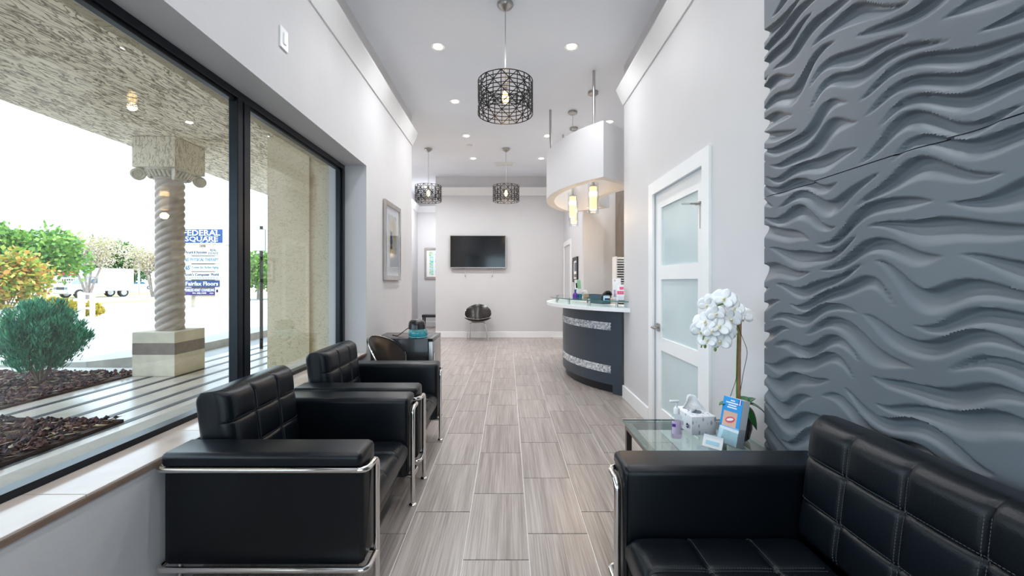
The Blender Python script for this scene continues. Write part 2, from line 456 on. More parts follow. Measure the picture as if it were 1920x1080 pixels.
# ---- door 1 on the right wall, and its casing
def door(nm, tn, X, y0, y1, ztop, sgn, hand_y):
    """panelled door with three frosted panes in a wall whose face is x = X, room on the -x side"""
    cs = MB(); c = .09
    cs.box(X - .018, X, y0 - c, y0 + .012, 0.0005, ztop + c); cs.box(X - .018, X, y1 - .012, y1 + c, 0.0005, ztop + c)
    cs.box(X - .018, X, y0 + .012, y1 - .012, ztop - .012, ztop + c)
    struct(cs.build(tn, M_trim))
    xa, xb = X + .015, X + .055
    st = .125
    d = struct(MB().box(xa, xb, y0 + .012, y0 + .012 + st, .006, ztop - .014).build(nm, M_trim))
    B(xa, xb, y1 - .012 - st, y1 - .012, .006, ztop - .014).build('stile', M_trim, d)
    ya, yb_ = y0 + .012 + st, y1 - .012 - st
    for z0, z1 in ((.006, .20), (.69, .795), (1.285, 1.397), (1.886, ztop - .014)):
        B(xa, xb, ya, yb_, z0, z1).build('rail', M_trim, d)
    for z0, z1 in ((.20, .69), (.795, 1.285), (1.397, 1.886)):
        B(xa + .014, xb - .014, ya, yb_, z0, z1).build('pane', M_frost, d)
    r = RB(xa - .012, xa, hand_y - .033, hand_y + .033, .845, .911, .003, 1).build('handle', M_nickel, d)
    s_ = -1 if hand_y > (y0 + y1) / 2 else 1
    MB().tube(fillet([(xa - .01, hand_y, .878), (xa - .062, hand_y, .878), (xa - .062, hand_y + s_ * .115, .878)], .012, 4), .010, 8).build('lever', M_nickel, r, 50)
    return d
d1 = door('door_1', 'trim_8', XR, DY0, DY1, DZ, -1, 3.655)
hk = MB().box(XR - .03, XR + .014, 2.905, 2.925, 1.79, 1.80)
hk.tube([(XR - .03, 2.915, 1.795), (XR - .085, 2.93, 1.797)], .006, 6); hk.tube([(XR + .010, 2.86, 1.80), (XR + .010, 2.86, 1.62)], .0022, 5)
hk.box(XR + .004, XR + .014, 2.85, 2.925, 1.785, 1.80)
hk.build('hook', M_nickel, d1)
door('door_2', 'trim_9', 1.26, 8.58, 9.50, 2.03, -1, 8.68)

# ---- carved wave panels on the right wall (two stacked sheets)
def wave_panel(y0, y1, z0, z1, ny, nz):
    ys = np.linspace(y0, y1, ny); zs = np.linspace(z0, z1, nz)
    Yg, Zg = np.meshgrid(ys, zs)
    warp = .042 * np.sin(2 * PI * Yg / .83 + 1.6 * np.sin(2 * PI * Zg / 1.27)) + .020 * np.sin(2 * PI * Yg / .41 + 5.1 * Zg + .8) + .012 * np.sin(2 * PI * Yg / .27 - 7.3 * Zg)
    zz = Zg + warp
    sp = .070
    depth = np.zeros_like(Yg)
    k0 = np.floor(zz / sp)
    for dk in (-1, 0, 1, 2):
        k = k0 + dk
        hsh = np.mod(np.sin(k * 127.1) * 43758.5453, 1.0)
        per = .50 + .12 * np.mod(hsh * 7.0, 1.0)
        ph = (np.mod(k, 2) * .5 + .34 * hsh) * per
        yy = np.mod(Yg + ph, per) - per / 2
        L = per * (.40 + .08 * np.mod(hsh * 13.0, 1.0))
        s = np.clip(yy / L, -1, 1)
        ht = .0325 * np.power(np.clip(1 - np.abs(s) ** 1.7, 0, 1), .85)          # half height of the lens
        zc = k * sp + .008 * np.sin(3.2 * s + 6 * hsh)
        t = (zz - (zc - ht)) / np.maximum(2 * ht, 1e-5)
        ins = (t > 0) & (t < 1)
        t = np.clip(t, 0, 1)
        prof = np.where(t < .84, np.clip(np.sin((t / .84) * PI / 2), 0, 1) ** 1.4, np.clip(np.cos((t - .84) / .16 * PI / 2), 0, 1) ** .8)
        d = .027 * prof * np.clip(ht / .0325, 0, 1) ** .8 * ins
        depth = np.maximum(depth, d)
    X = 1.213 + depth
    n = ny * nz
    co = np.stack([X.ravel(), Yg.ravel(), Zg.ravel()], 1)
    # border ring carries the sheet back to the wall so that it has thickness
    idx = np.arange(n).reshape(nz, ny)
    f = np.stack([idx[:-1, :-1].ravel(), idx[1:, :-1].ravel(), idx[1:, 1:].ravel(), idx[:-1, 1:].ravel()], 1)
    ring = np.concatenate([idx[0, :], idx[1:, -1], idx[-1, -2::-1], idx[-2:0:-1, 0]])
    back = co[ring].copy(); back[:, 0] = 1.268
    m = len(ring); r2 = np.arange(m) + n
    co = np.concatenate([co, back]); nx = np.roll(np.arange(m), -1)
    f2 = np.stack([ring, ring[nx], r2[nx], r2], 1)
    faces = np.concatenate([f, f2])
    me = bpy.data.meshes.new('wave_panel')
    me.vertices.add(len(co)); me.vertices.foreach_set('co', co.ravel().astype(np.float32))
    me.loops.add(faces.size); me.loops.foreach_set('vertex_index', faces.ravel().astype(np.int32))
    me.polygons.add(len(faces)); me.polygons.foreach_set('loop_start', (np.arange(len(faces)) * 4).astype(np.int32))
    me.update(calc_edges=True); me.validate()
    me.polygons.foreach_set('use_smooth', [True] * len(me.polygons)); me.set_sharp_from_angle(angle=R(60))
    me.materials.append(M_wave)
    return me
link('wave_panel', wave_panel(-1.15, 2.03, 0.01, 1.6635, 330, 440), wall_right)
link('wave_panel', wave_panel(-1.15, 2.03, 1.667, 3.615, 330, 520), wall_right)
# ================================================================== LAMPS
def lamp_light(name, kind, energy, loc, size=.1, col=(1, .86, .68), parent=None, spread=None):
    l = bpy.data.lights.new(name, kind); l.energy = energy; l.color = col
    if kind == 'AREA':
        l.shape = 'DISK'; l.size = size
        if spread: l.spread = spread
    else: l.shadow_soft_size = size
    o = bpy.data.objects.new(name, l); COL.objects.link(o); o.location = loc
    if parent: o.parent = parent
    return o
ring_me = MB().lathe([(.048, .012), (.056, -.001), (.074, -.004), (.076, 0.0), (.072, .004), (.05, .02)], seg=24).build('trim_ring', M_trim, None, 60)
lens_me = MB().lathe([(.0, -.0025), (.044, -.0025), (.047, .004), (.0, .006)], seg=20).build('lens', M_lens, None, 60)
DL = [(-.70, 4.31), (.64, 4.31), (-.69, 5.62), (-.67, 6.95), (-.66, 8.23), (.64, 8.23), (1.50, 6.34), (.64, 6.95),
      (-.70, 3.0), (.64, 3.0), (-.70, 1.69), (.64, 1.69), (-.70, .38), (.64, .38), (-.7, -.9), (.64, -.9), (2.4, 5.4), (-2.05, 10.7), (-2.05, 8.2)]  # last two are unseen alcove downlights, added to brighten the alcove
for i, (x, y) in enumerate(DL):
    t = thing('downlight', 'round white recessed downlight glowing warm in the ceiling', 'ceiling light', (x, y, ZC), 0, 'recessed downlights in the ceiling')
    if i == 0: a, b = ring_me, lens_me; a.parent = t; b.parent = t
    else: link('trim_ring', ring_me.data, t); link('lens', lens_me.data, t)
    lamp_light('downlight_lamp', 'AREA', 4.6 if y < 3.5 else (9.0 if x > -1.5 else 26.0), (0, 0, -.012), .085, (.96, .98, 1.0), t, R(150))

def lattice(rad, z0, z1, ncol, nrow, th=.0022, wd=.0030):
    mb = MB(); hc = (z1 - z0) / nrow
    def P(i, j, r): a = 2 * PI * i / ncol; return Vector((r * math.cos(a), r * math.sin(a), z0 + j * hc))
    def strip(i0, j0, i1, j1):
        p, q = P(i0, j0, rad), P(i1, j1, rad); d = (q - p).normalized(); nrm = ((p + q) / 2); nrm.z = 0; nrm.normalize()
        s_ = d.cross(nrm).normalized() * wd; n_ = nrm * th
        V = [p - s_ - n_, p + s_ - n_, p + s_ + n_, p - s_ + n_, q - s_ - n_, q + s_ - n_, q + s_ + n_, q - s_ + n_]
        mb.add(V, [(0, 1, 5, 4), (1, 2, 6, 5), (2, 3, 7, 6), (3, 0, 4, 7)])
    for i in range(ncol):
        for j in range(nrow):
            strip(i, j, i, j + 1); strip(i, j + .5, i + 1, j + .5)
            if j > 0: strip(i, j, i + 1, j)
            if (i + j) % 2 == 0: strip(i, j, i + 1, j + 1)
            else: strip(i + 1, j, i, j + 1)
    return mb
def ring(rad, z, h, th): return MB().arc(0, 0, rad - th, rad + th, 0, 2 * PI, z - h, z + h, 40)
drum = None
def drum_pendant(x, y, label):
    global drum
    t = thing('drum_pendant', label, 'pendant lamp', (x, y, ZC), 0, 'black lattice drum pendants')
    zt, zb, rad = 2.955 - ZC, 2.685 - ZC, .232
    if drum is None:
        drum = dict(
            ceiling_canopy=MB().lathe([(.0, 0), (.066, -.0005), (.068, -.012), (.055, -.032), (.028, -.05), (.012, -.06), (.0, -.062)], seg=28).build('ceiling_canopy', M_nickel, None, 50),
            cord=MB().tube([(0, 0, -.06), (0, 0, zt - .02)], .0042, 8).build('cord', M_steel, None, 50),
            shade=lattice(rad, zb, zt, 22, 4, .0022, .0034).build('shade', M_blackmetal, None),
            top_ring=ring(rad, zt, .003, .003).build('shade_ring', M_blackmetal, None, 40),
            bottom_ring=ring(rad, zb, .003, .003).build('shade_ring', M_blackmetal, None, 40),
            spider=MB().tube([(-rad, 0, zt - .004), (rad, 0, zt - .004)], .003, 6).tube([(0, -rad, zt - .004), (0, rad, zt - .004)], .003, 6).build('spider', M_nickel),
            socket=MB().lathe([(.0, zt), (.017, zt - .002), (.019, zt - .06), (.014, zt - .075), (.0, zt - .076)], seg=16).build('socket', M_nickel, None, 50),
            bulb=MB().lathe([(.0, zt - .074), (.014, zt - .08), (.024, zt - .105), (.030, zt - .135), (.026, zt - .16), (.014, zt - .176), (.0, zt - .18)], seg=18).build('bulb', M_bulb, None, 60))
        for o in drum.values(): o.parent = t
    else:
        for k, o in drum.items(): link(o.name.split('.')[0], o.data, t)
    lamp_light('pendant_lamp', 'POINT', 1.6, (0, 0, zt - .21), .03, (1, .70, .40), t)
    return t
drum_pendant(-.02, 3.64, 'black lattice drum pendant on a long cord above the armchairs')
drum_pendant(-1.41, 7.62, 'black lattice drum pendant beside the end of the left wall')
drum_pendant(-.03, 7.62, 'black lattice drum pendant hanging just before the ceiling air vent')

# ---- air vent
v = thing('air_vent', 'white rectangular ceiling air vent with two slotted halves', 'air vent', (-.07, 8.62, ZC))
mb = MB(); mb.box(-.2, .2, -.13, -.1, -.012, -.0003); mb.box(-.2, .2, .1, .13, -.012, -.0003); mb.box(-.2, -.17, -.1, .1, -.012, -.0003); mb.box(.17, .2, -.1, .1, -.012, -.0003); mb.box(-.17, .17, -.012, .012, -.012, -.0003)
mb.build('frame', M_trim, v)
for yy in (-.085, -.065, -.045, -.025, .025, .045, .065, .085): B(-.17, .17, yy - .004, yy + .004, -.014, -.002).build('slat', M_trim, v)
tag(MB().lathe([(0, ZC), (.05, ZC - .0005), (.05, ZC - .02), (.035, ZC - .033), (0, ZC - .035)], -.66, 7.42, 20).build('smoke_detector', M_trim, None, 40), 'small round white smoke detector on the ceiling among the downlights', 'smoke detector')
tag(RB(XL - .001, XL + .009, 2.555, 2.645, 2.67, 2.80, .004, 2).build('wall_plate', M_trim), 'white switch plate high on the wall above the window', 'switch plate')
_wp = bpy.data.objects['wall_plate']
RB(XL + .008, XL + .015, 2.585, 2.615, 2.70, 2.77, .003, 1).build('rocker', M_whiteplastic, _wp)

# ---- floating curved canopy above the reception counter
CX, CY = 2.37, 5.9
cz0, cz1 = 2.40, 3.01
RO, RI = 1.83, 1.08
ca0, ca1 = R(223.2), R(138)
can = thing('curved_canopy', 'white curved floating canopy hung on steel rods over the reception counter', 'canopy', (CX, CY, cz0))
MB().arc(0, 0, RO - .11, RO, ca0, ca1, 0, cz1 - cz0, 48).build('outer_panel', M_wall, can, 40)
MB().arc(0, 0, RI, RI + .09, ca0, ca1, 0, cz1 - cz0, 40).build('inner_panel', M_wall, can, 40)
for k, a in enumerate((ca0, ca1)):
    s_ = -1 if k == 0 else 1
    MB().arc(0, 0, RI + .09, RO - .11, a, a + s_ * R(3), 0, cz1 - cz0, 3).build('end_panel', M_wall, can, 40)
for a in (R(218), R(180), R(146)):
    MB().tube([(1.785 * math.cos(a), 1.785 * math.sin(a), cz1 - cz0 - .002), (1.785 * math.cos(a), 1.785 * math.sin(a), ZC - cz0 - .0005)], .016, 14).build('rod', M_steel, can, 50)
gp = None
for (x, y, lab) in ((1.06, 5.33, 'clear glass pendant with glowing amber tube above the leaflet end of the counter'), (.90, 5.95, 'clear glass pendant with glowing amber tube, the middle one under the canopy'), (1.013, 6.58, 'clear glass pendant with glowing amber tube, the one closest to the television wall')):
    t = thing('glass_pendant', lab, 'pendant lamp', (x, y, ZC), 0, 'glass cylinder pendants under the canopy')
    zt, zb = 2.49 - ZC, 2.11 - ZC
    if gp is None:
        gp = dict(ceiling_canopy=MB().lathe([(0, 0), (.062, -.0005), (.062, -.03), (.055, -.036), (0, -.037)], seg=24).build('ceiling_canopy', M_nickel, None, 40),
                  cord=MB().tube([(0, 0, -.036), (0, 0, zt)], .003, 6).build('cord', M_steel, None, 50),
                  cap=MB().lathe([(0, zt + .04), (.02, zt + .035), (.022, zt - .03), (.045, zt - .034), (.045, zt - .05), (0, zt - .052)], seg=20).build('cap', M_chrome, None, 40),
                  glass_cylinder=MB().arc(0, 0, .064, .068, 0, 2 * PI, zb, zt, 28).build('glass_cylinder', M_clear, None, 40),
                  tube=MB().lathe([(0, zt - .052), (.044, zt - .055), (.045, zb + .06), (.04, zb + .045), (0, zb + .044)], seg=22).build('inner_tube', M_tubewarm, None, 40),
                  bulb=MB().lathe([(0, zt - .10), (.046, zt - .11), (.05, zt - .14), (.046, zt - .17), (0, zt - .18)], seg=14).build('bulb', M_bulb, None, 60))
        for o in gp.values(): o.parent = t
    else:
        for o in gp.values(): link(o.name.split('.')[0], o.data, t)
    lamp_light('glass_pendant_lamp', 'POINT', 3.0, (0, 0, zb - .03), .04, (1, .68, .38), t)

# ================================================================== UPHOLSTERY
def tufted(nu, nv, w, h, thick, edge=.035, puff=.014, res=9, groove=.010):
    """closed cushion lying in the XY plane (u along x, v along y), front towards +z, seams sewn in as grooves; returns MB and a height function"""
    def rimf(x, y):
        ex = max(0, min(1, min(x, w - x) / edge)); ey = max(0, min(1, min(y, h - y) / edge))
        return math.sqrt(max(0, 1 - (1 - ex) ** 2)) * math.sqrt(max(0, 1 - (1 - ey) ** 2))
    def hgt(x, y):
        ex = min(x, w - x) / edge; ey = min(y, h - y) / edge
        ex = max(0, min(1, ex)); ey = max(0, min(1, ey))
        rim = math.sqrt(max(0, 1 - (1 - ex) ** 2)) * math.sqrt(max(0, 1 - (1 - ey) ** 2))
        cu, cv = w / nu, h / nv
        fx = (x / cu) % 1.0; fy = (y / cv) % 1.0
        du = min(fx, 1 - fx) * cu; dv = min(fy, 1 - fy) * cv
        if x < cu * .5 or x > w - cu * .5: du = du if abs(x - round(x / cu) * cu) == du and 0.25 * cu < x < w - .25 * cu else 9
        if y < cv * .5 or y > h - cv * .5: dv = dv if .25 * cv < y < h - .25 * cv else 9
        bul = (4 * fx * (1 - fx)) ** .5 * (4 * fy * (1 - fy)) ** .5
        z = thick * (.60 + .40 * rim) + puff * bul * rim
        z -= groove * (math.exp(-(du / .006) ** 2) + .8 * math.exp(-(dv / .006) ** 2)) * rim
        return z
    xs = []; 
    def axis(n, L):
        c = L / n; out = {0.0, L}
        for k in range(n):
            for q in (0, .02, .05, .1, .18, .3, .4, .5, .6, .7, .82, .9, .95, .98): out.add(round(k * c + q * c, 5))
        for q in (.002, .006, .012, .02, .03): out.add(q); out.add(round(L - q, 5))
        return sorted(out)
    ax, ay = axis(nu, w), axis(nv, h)
    mb = MB(); nx, ny = len(ax), len(ay)
    V = [(x, y, hgt(x, y)) for y in ay for x in ax]; V += [(x, y, thick * .32 * (1 - rimf(x, y))) for y in ay for x in ax]
    F = []; o = nx * ny
    for j in range(ny - 1):
        for i in range(nx - 1):
            a = j * nx + i; F.append((a, a + 1, a + nx + 1, a + nx)); F.append((o + a, o + a + nx, o + a + nx + 1, o + a + 1))
    for i in range(nx - 1):
        F.append((i, o + i, o + i + 1, i + 1)); a = (ny - 1) * nx + i; F.append((a, a + 1, o + a + 1, o + a))
    for j in range(ny - 1):
        a = j * nx; F.append((a, a + nx, o + a + nx, o + a)); a += nx - 1; F.append((a, o + a, o + a + nx, a + nx))
    mb.add(V, F); return mb, hgt
def stitches(nu, nv, w, h, hgt, both=True):
    mb = MB()
    def dash(x, y, dx, dy):
        z = hgt(min(max(x, .001), w - .001), min(max(y, .001), h - .001)) + .0004
        a, b_ = (.0028, .0006) if dx else (.0006, .0028)
        mb.box(x - a, x + a, y - b_, y + b_, z - .0012, z + .0008)
    for k in range(1, nu):
        for off in (-.0075, .0075):
            y = .03
            while y < h - .045: dash(k * w / nu + off, y, 0, 1); y += .0085
    if both:
        for k in range(1, nv):
            y = k * h / nv + .0075; x = .012
            while x < w - .012: dash(x, y, 1, 0); x += .0085
    return mb
D = .79
def armrest(s, h, at):
    """upholstered arm: one padded section, notched on the outside for the chrome tube, rounded at both ends"""
    yi = h - at
    def corner(cx, cz, r, a0, a1, n=6): return [(cx + r * math.cos(a0 + (a1 - a0) * k / n), cz + r * math.sin(a0 + (a1 - a0) * k / n)) for k in range(n + 1)]
    prof = [(yi, .175), (h - .03, .175), (h - .026, .18), (h - .026, .552), (h - .02, .562), (h - .004, .566)]
    prof += corner(h - .022, .592, .022, 0, PI / 2) + corner(yi + .03, .584, .03, PI / 2, PI)
    n = len(prof); cy_, cz_ = (h - at / 2), .40
    rings = []
    for x, off in ((.012, .016), (.016, .006), (.026, 0), (D - .034, 0), (D - .018, .006), (D - .012, .016)):
        R_ = []
        for i in range(n):
            p0, p1, p2 = Vector(prof[i - 1]), Vector(prof[i]), Vector(prof[(i + 1) % n])
            d = ((p1 - p0).normalized() + (p2 - p1).normalized())
            d = d.normalized() if d.length > 1e-6 else (p1 - p0).normalized()
            q = p1 + Vector((-d.y, d.x)) * off
            R_.append((x, s * q.x, q.y))
        rings.append(R_)
    V = [p for r in rings for p in r]; F = [tuple(range(n)), tuple((len(rings) - 1) * n + k for k in range(n))]
    for j in range(len(rings) - 1):
        for k in range(n): F.append((j * n + k, j * n + (k + 1) % n, (j + 1) * n + (k + 1) % n, (j + 1) * n + k))
    return MB().add(V, F)
def seating(name, label, cat, loc, rz, Wd, ncol, group=None, stitch=False):
    """box-shaped leather seat in a bent chrome tube frame; local +x is the front, y the width"""
    t = thing(name, label, cat, loc, rz, group)
    at = .175; iw = Wd - 2 * at; h = Wd / 2
    for s in (-1, 1):
        arm = armrest(s, h, at).build('armrest', M_leather, t, 50)
        ff = D - .019
        p = fillet([(ff, s * (h - at + .006), .20), (ff, s * (h - at + .006), .595), (ff, s * (h - .012), .600)], .03, 5)
        MB().tube(p, .004, 6).build('piping', M_leather, arm, 60)
        yt = s * (h - .012); yp = s * (h - .135)
        f = MB()
        f.tube(fillet([(-.012, yp, .0), (-.012, yp, .548), (-.012, yt, .548), (D + .006, yt, .548), (D + .006, yp, .548), (D + .006, yp, .006)], .036, 6), .0125, 12)
        f.build('tube_frame', M_chrome, t, 60)
        f = MB(); f.tube(fillet([(-.012, yp, .165), (-.012, yt, .165), (D + .006, yt, .165), (D + .006, yp, .165)], .03, 5), .0115, 12)
        f.build('lower_rail', M_chrome, t, 60)
        for xx in (-.012, D + .006):
            MB().lathe([(0, .0), (.021, .0), (.022, .006), (.013, .014), (.0, .015)], xx, yp, 14).build('foot', M_chrome, t, 50)
    RB(.035, D - .05, -h + at + .001, h - at - .001, .175, .262, .012, 2).build('seat_base', M_leather, t, 50)
    RB(.006, .034, -h + .03, h - .03, .175, .56, .008, 2).build('back_panel', M_leather, t, 50)
    MB().tube([(D + .006, -(h - .135), .165), (D - .08, -(h - .135), .165)], .010, 8).build('stretcher', M_chrome, t, 50)
    MB().tube([(D + .006, (h - .135), .165), (D - .08, (h - .135), .165)], .010, 8).build('stretcher', M_chrome, t, 50)
    # seat cushion
    sw, sd = iw - .004, .61
    mb, hg = tufted(ncol, 3, sw, sd, .125, .05, .007, groove=.006)
    m = Matrix.Translation((D - .012, -sw / 2, .262)) @ Matrix.Rotation(PI / 2, 4, 'Z')
    sc = mb.xform(m).build('seat_cushion', M_leather, t, 70)
    if stitch: tag(stitches(ncol, 3, sw, sd, hg).xform(m).build('stitching', M_stitch, sc), kind='stuff')
    # back cushion, leaning
    bw, bh = iw - .006, .43
    mb, hg = tufted(ncol, 3, bw, bh, .155, .050, .007, groove=.007)
    m = Matrix.Translation((.045, -bw / 2, .365)) @ Matrix.Rotation(R(-7), 4, 'Y') @ Matrix(((0, 0, 1, 0), (1, 0, 0, 0), (0, 1, 0, 0), (0, 0, 0, 1)))
    bc = mb.xform(m).build('back_cushion', M_leather, t, 70)
    if stitch: tag(stitches(ncol, 3, bw, bh, hg).xform(m).build('stitching', M_stitch, bc), kind='stuff')
    return t
seating('armchair', 'black tufted leather armchair with chrome tube frame, its back against the window mullion', 'armchair', (-1.335, 2.10, 0), 0, .94, 3, 'black leather armchairs', True)
seating('armchair', 'black tufted leather armchair with chrome tube frame next to the dark scoop chair', 'armchair', (-1.335, 3.095, 0), 0, .94, 3, 'black leather armchairs', True)
seating('sofa', 'black tufted leather sofa with chrome tube frame against the carved wave wall', 'sofa', (1.190, .925, 0), PI, 1.51, 6, None, True)

# ---- scoop chairs
def scoop(loc, rz, label):
    """clam-shaped chair: oval seat and oval back shells that meet at the rear, local -y is the front"""
    t = thing('scoop_chair', label, 'chair', loc, rz, 'dark scoop chairs')
    def shell(fn, thick, name, mat, parent=None, nr=9, na=40):
        mb = MB(); top = []; V = []; F = []
        for side in (0, 1):
            for i in range(nr + 1):
                for k in range(na):
                    a = 2 * PI * k / na; r = i / nr
                    p, n_ = fn(r * math.cos(a), r * math.sin(a))
                    e_ = thick * (1 - .6 * (r ** 6))
                    V.append(p + n_ * (e_ * (side - .5)))
        o = (nr + 1) * na
        for side in (0, 1):
            for i in range(nr):
                for k in range(na):
                    a = side * o + i * na + k; b_ = side * o + i * na + (k + 1) % na
                    F.append((a, b_, b_ + na, a + na))
        for k in range(na):
            a = nr * na + k; b_ = nr * na + (k + 1) % na; F.append((a, b_, o + b_, o + a))
        return mb.add(V, F).build(name, mat, parent or t, 60)
    def back(a, b):
        p = Vector((.285 * a, .17 - .10 * a * a - .055 * (1 - b) * .5 + .07 * b, .575 + .185 * b))
        return p, Vector((.3 * a, -1, .25)).normalized()
    def seat(a, b):
        p = Vector((.285 * a, -.02 + .225 * b, .40 + .085 * a * a + .03 * b * b - .02 * b))
        return p, Vector((0, 0, 1))
    shell(back, .024, 'backrest', M_shell); shell(seat, .034, 'seat', M_shell)
    def rim(fn, off, s0, s1):
        P_ = []
        for k in range(33):
            a = s0 + (s1 - s0) * k / 32; p, n_ = fn(math.cos(a) * 1.0, math.sin(a) * 1.0); P_.append(p + n_ * off)
        return P_
    MB().tube(rim(back, .010, R(0), R(360)), .0045, 6).build('rim', M_chrome, t, 60)
    MB().tube(rim(seat, .020, R(180), R(360)), .0035, 6).build('rim', M_chrome, t, 60)
    for sx in (-1, 1):
        MB().tube(fillet([(sx * .12, -.10, .385), (sx * .17, -.13, .36), (sx * .235, -.20, .004)], .03), .0085, 8).build('leg', M_chrome, t, 60)
        MB().tube(fillet([(sx * .12, .10, .375), (sx * .16, .13, .35), (sx * .19, .21, .004)], .03), .0085, 8).build('leg', M_chrome, t, 60)
        MB().tube(fillet([(sx * .13, .10, .375), (sx * .13, .21, .37), (sx * .13, .21, .46), (sx * .13, .16, .50)], .03), .0085, 8).build('back_support', M_chrome, t, 60)
    MB().tube([(-.13, -.10, .380), (.13, -.10, .380)], .008, 8).build('cross_bar', M_chrome, t, 60)
    MB().tube([(-.13, .10, .372), (.13, .10, .372)], .008, 8).build('cross_bar', M_chrome, t, 60)
    return t
scoop((-.64, 9.22, 0), 0, 'dark oval scoop chair with chrome legs under the wall television')
scoop((-1.03, 3.93, 0), R(80), 'dark oval scoop chair wedged between armchair and small fridge')
# ================================================================== RECEPTION COUNTER
rc = thing('reception_counter', 'curved charcoal reception counter with white top, mosaic bands and glass shelf', 'counter', (CX, CY, 0))
A = lambda d: R(d)
MB().arc(0, 0, 1.50, 1.60, A(222.0), A(140), .10, .945, 48).build('body', M_char, rc, 40)
MB().arc(0, 0, 1.50, 1.555, A(222.0), A(140), .001, .10, 48).build('kick', M_kick, rc, 40)
MB().arc(0, 0, 1.50, 1.60, A(226.2), A(222.0), .001, .945, 4).build('end_post', M_char, rc, 40)
def arcpts(r, a0, a1, n=40): return [(r * math.cos(a0 + (a1 - a0) * i / n), r * math.sin(a0 + (a1 - a0) * i / n)) for i in range(n + 1)]
XW = XR - .003 - CX
def wall_ang(r): return PI + math.acos(-XW / r)
top = arcpts(1.83, wall_ang(1.83), A(140)) + arcpts(1.2, A(140), A(180), 20) + arcpts(1.2, A(180), PI + math.asin(1.195 / 1.2), 20)
top += [(XW, -1.205)]
MB().prism(top, .945, .985).build('countertop', M_solid, rc, 30)
sh = arcpts(1.78, wall_ang(1.78), A(146)) + arcpts(1.36, A(146), A(218), 30) + [(XW, -1.2)]
MB().prism(sh, 1.046, 1.056).build('glass_shelf', M_shelfglass, rc, 30)
MB().arc(0, 0, 1.7795, 1.7815, wall_ang(1.7815), A(146), 1.046, 1.056, 40).build('glass_edge', M_edgeglass, rc, 30)
for d in (226, 213, 199, 181, 162):
    MB().tube([(1.70 * math.cos(A(d)), 1.70 * math.sin(A(d)), .985), (1.70 * math.cos(A(d)), 1.70 * math.sin(A(d)), 1.066)], .014, 12).build('standoff', M_steel, rc, 50)
for z0, z1 in ((.712, .80), (.226, .314)):
    mb = MB(); rows = 5; hh = (z1 - z0) / rows
    a = A(221.2)
    for j in range(rows):
        a = A(221.2) - (j % 2) * .004
        while a > A(141):
            w = random.choice((.010, .014, .020)); a2 = max(a - w, A(141))
            mb.arc(0, 0, 1.60, 1.603 + random.random() * .004, a - .0008, a2 + .0008, z0 + j * hh + .001, z0 + (j + 1) * hh - .001, 1)
            a = a2
    tag(mb.build('mosaic_band', M_mosaic, rc), kind='stuff')
# ---- things standing on it
M_paper = pm('white_paper', (0.85, 0.85, 0.86), 0.6, var=(20, .02))
M_pink = pm('pink_print', (0.80, 0.12, 0.26), 0.5, var=(20, .05))
M_skin = pm('skin_tone_print', (0.72, 0.45, 0.33), 0.5, var=(9, .12))
M_lilac = pm('lilac_print', (0.45, 0.36, 0.60), 0.5, var=(9, .2))
M_slate = pm('slate_blue_plastic', (0.07, 0.12, 0.15), 0.3, var=(8, .1))
M_purple = pm('purple_plastic', (0.10, 0.03, 0.30), 0.3, var=(12, .1))
M_teal = pm('teal_plastic', (0.01, 0.16, 0.20), 0.3, var=(12, .1))
M_cyan = pm('pale_cyan_card', (0.42, 0.68, 0.80), 0.5, var=(12, .05))
M_navy = pm('navy_print', (0.012, 0.02, 0.09), 0.5, var=(12, .1))
M_mint = pm('mint_green_card', (0.30, 0.58, 0.36), 0.5, var=(12, .05))
M_tan = pm('tan_card', (0.62, 0.45, 0.26), 0.6, var=(12, .08))
def stand(loc, rz, label, w, h, deco):
    """leaning leaflets in a clear stand; local -y is the front"""
    t = thing('brochure_stand', label, 'brochure stand', loc, rz)
    tilt = Matrix.Translation((0, .03, .006)) @ Matrix.Rotation(R(-12), 4, 'X')
    MB().box(-w / 2 - .004, w / 2 + .004, -.035, .06, 0, .004).box(-w / 2 - .004, w / 2 + .004, -.035, -.032, 0, h * .32).build('holder', M_clear, t)
    MB().box(-w / 2, w / 2, -.03, -.002, 0, h).xform(tilt).build('leaflet', M_paper, t)
    for (m, x0, x1, z0, z1) in deco:
        MB().box(x0 * w, x1 * w, -.0312, -.0300, z0 * h, z1 * h).xform(tilt).build('print', m, t)
    return t
stand((1.205, 4.72, 1.056), R(-8), 'tall white leaflet with a portrait in a clear counter stand', .085, .235,
      [(M_skin, -.15, .35, .10, .48), (M_lilac, -.45, -.2, .12, .45), (M_navy, .1, .45, .42, .6), (M_skin, -.35, -.2, .86, .94)])
stand((1.195, 4.545, 1.056), R(-8), 'white and pink leaflet in a clear stand at the counter end', .075, .17,
      [(M_pink, -.45, .45, .36, .58), (M_pink, -.1, .45, .66, .84), (M_paper, -.3, .3, .44, .50)])
bx = thing('sample_box', 'small pale blue and navy box on the glass shelf', 'box', (1.105, 4.80, 1.056))
RB(-.03, .03, -.03, .03, 0, .05, .003, 1).build('carton', M_cyan, bx); B(-.028, .030, -.0315, -.030, .004, .022).build('stripe', M_navy, bx)
B(-.02, .0305, -.0312, -.03, .026, .036).build('stripe', M_paper, bx)
cb = thing('card_box', 'small tan card box on the glass shelf by the leaflets', 'box', (1.155, 4.76, 1.056))
RB(-.016, .016, -.016, .016, 0, .03, .002, 1).build('carton', M_tan, cb); B(-.014, .014, -.0168, -.016, .018, .026).build('stripe', M_paper, cb)
ph = thing('desk_phone', 'glossy black rounded desk phone on the reception counter', 'phone', (1.15, 5.02, 1.056), R(20))
MB().lathe([(0, 0), (.062, 0), (.066, .02), (.055, .055), (.03, .083), (0, .09)], 0, 0, 20, 1, .8).build('base', M_plastic, ph, 50)
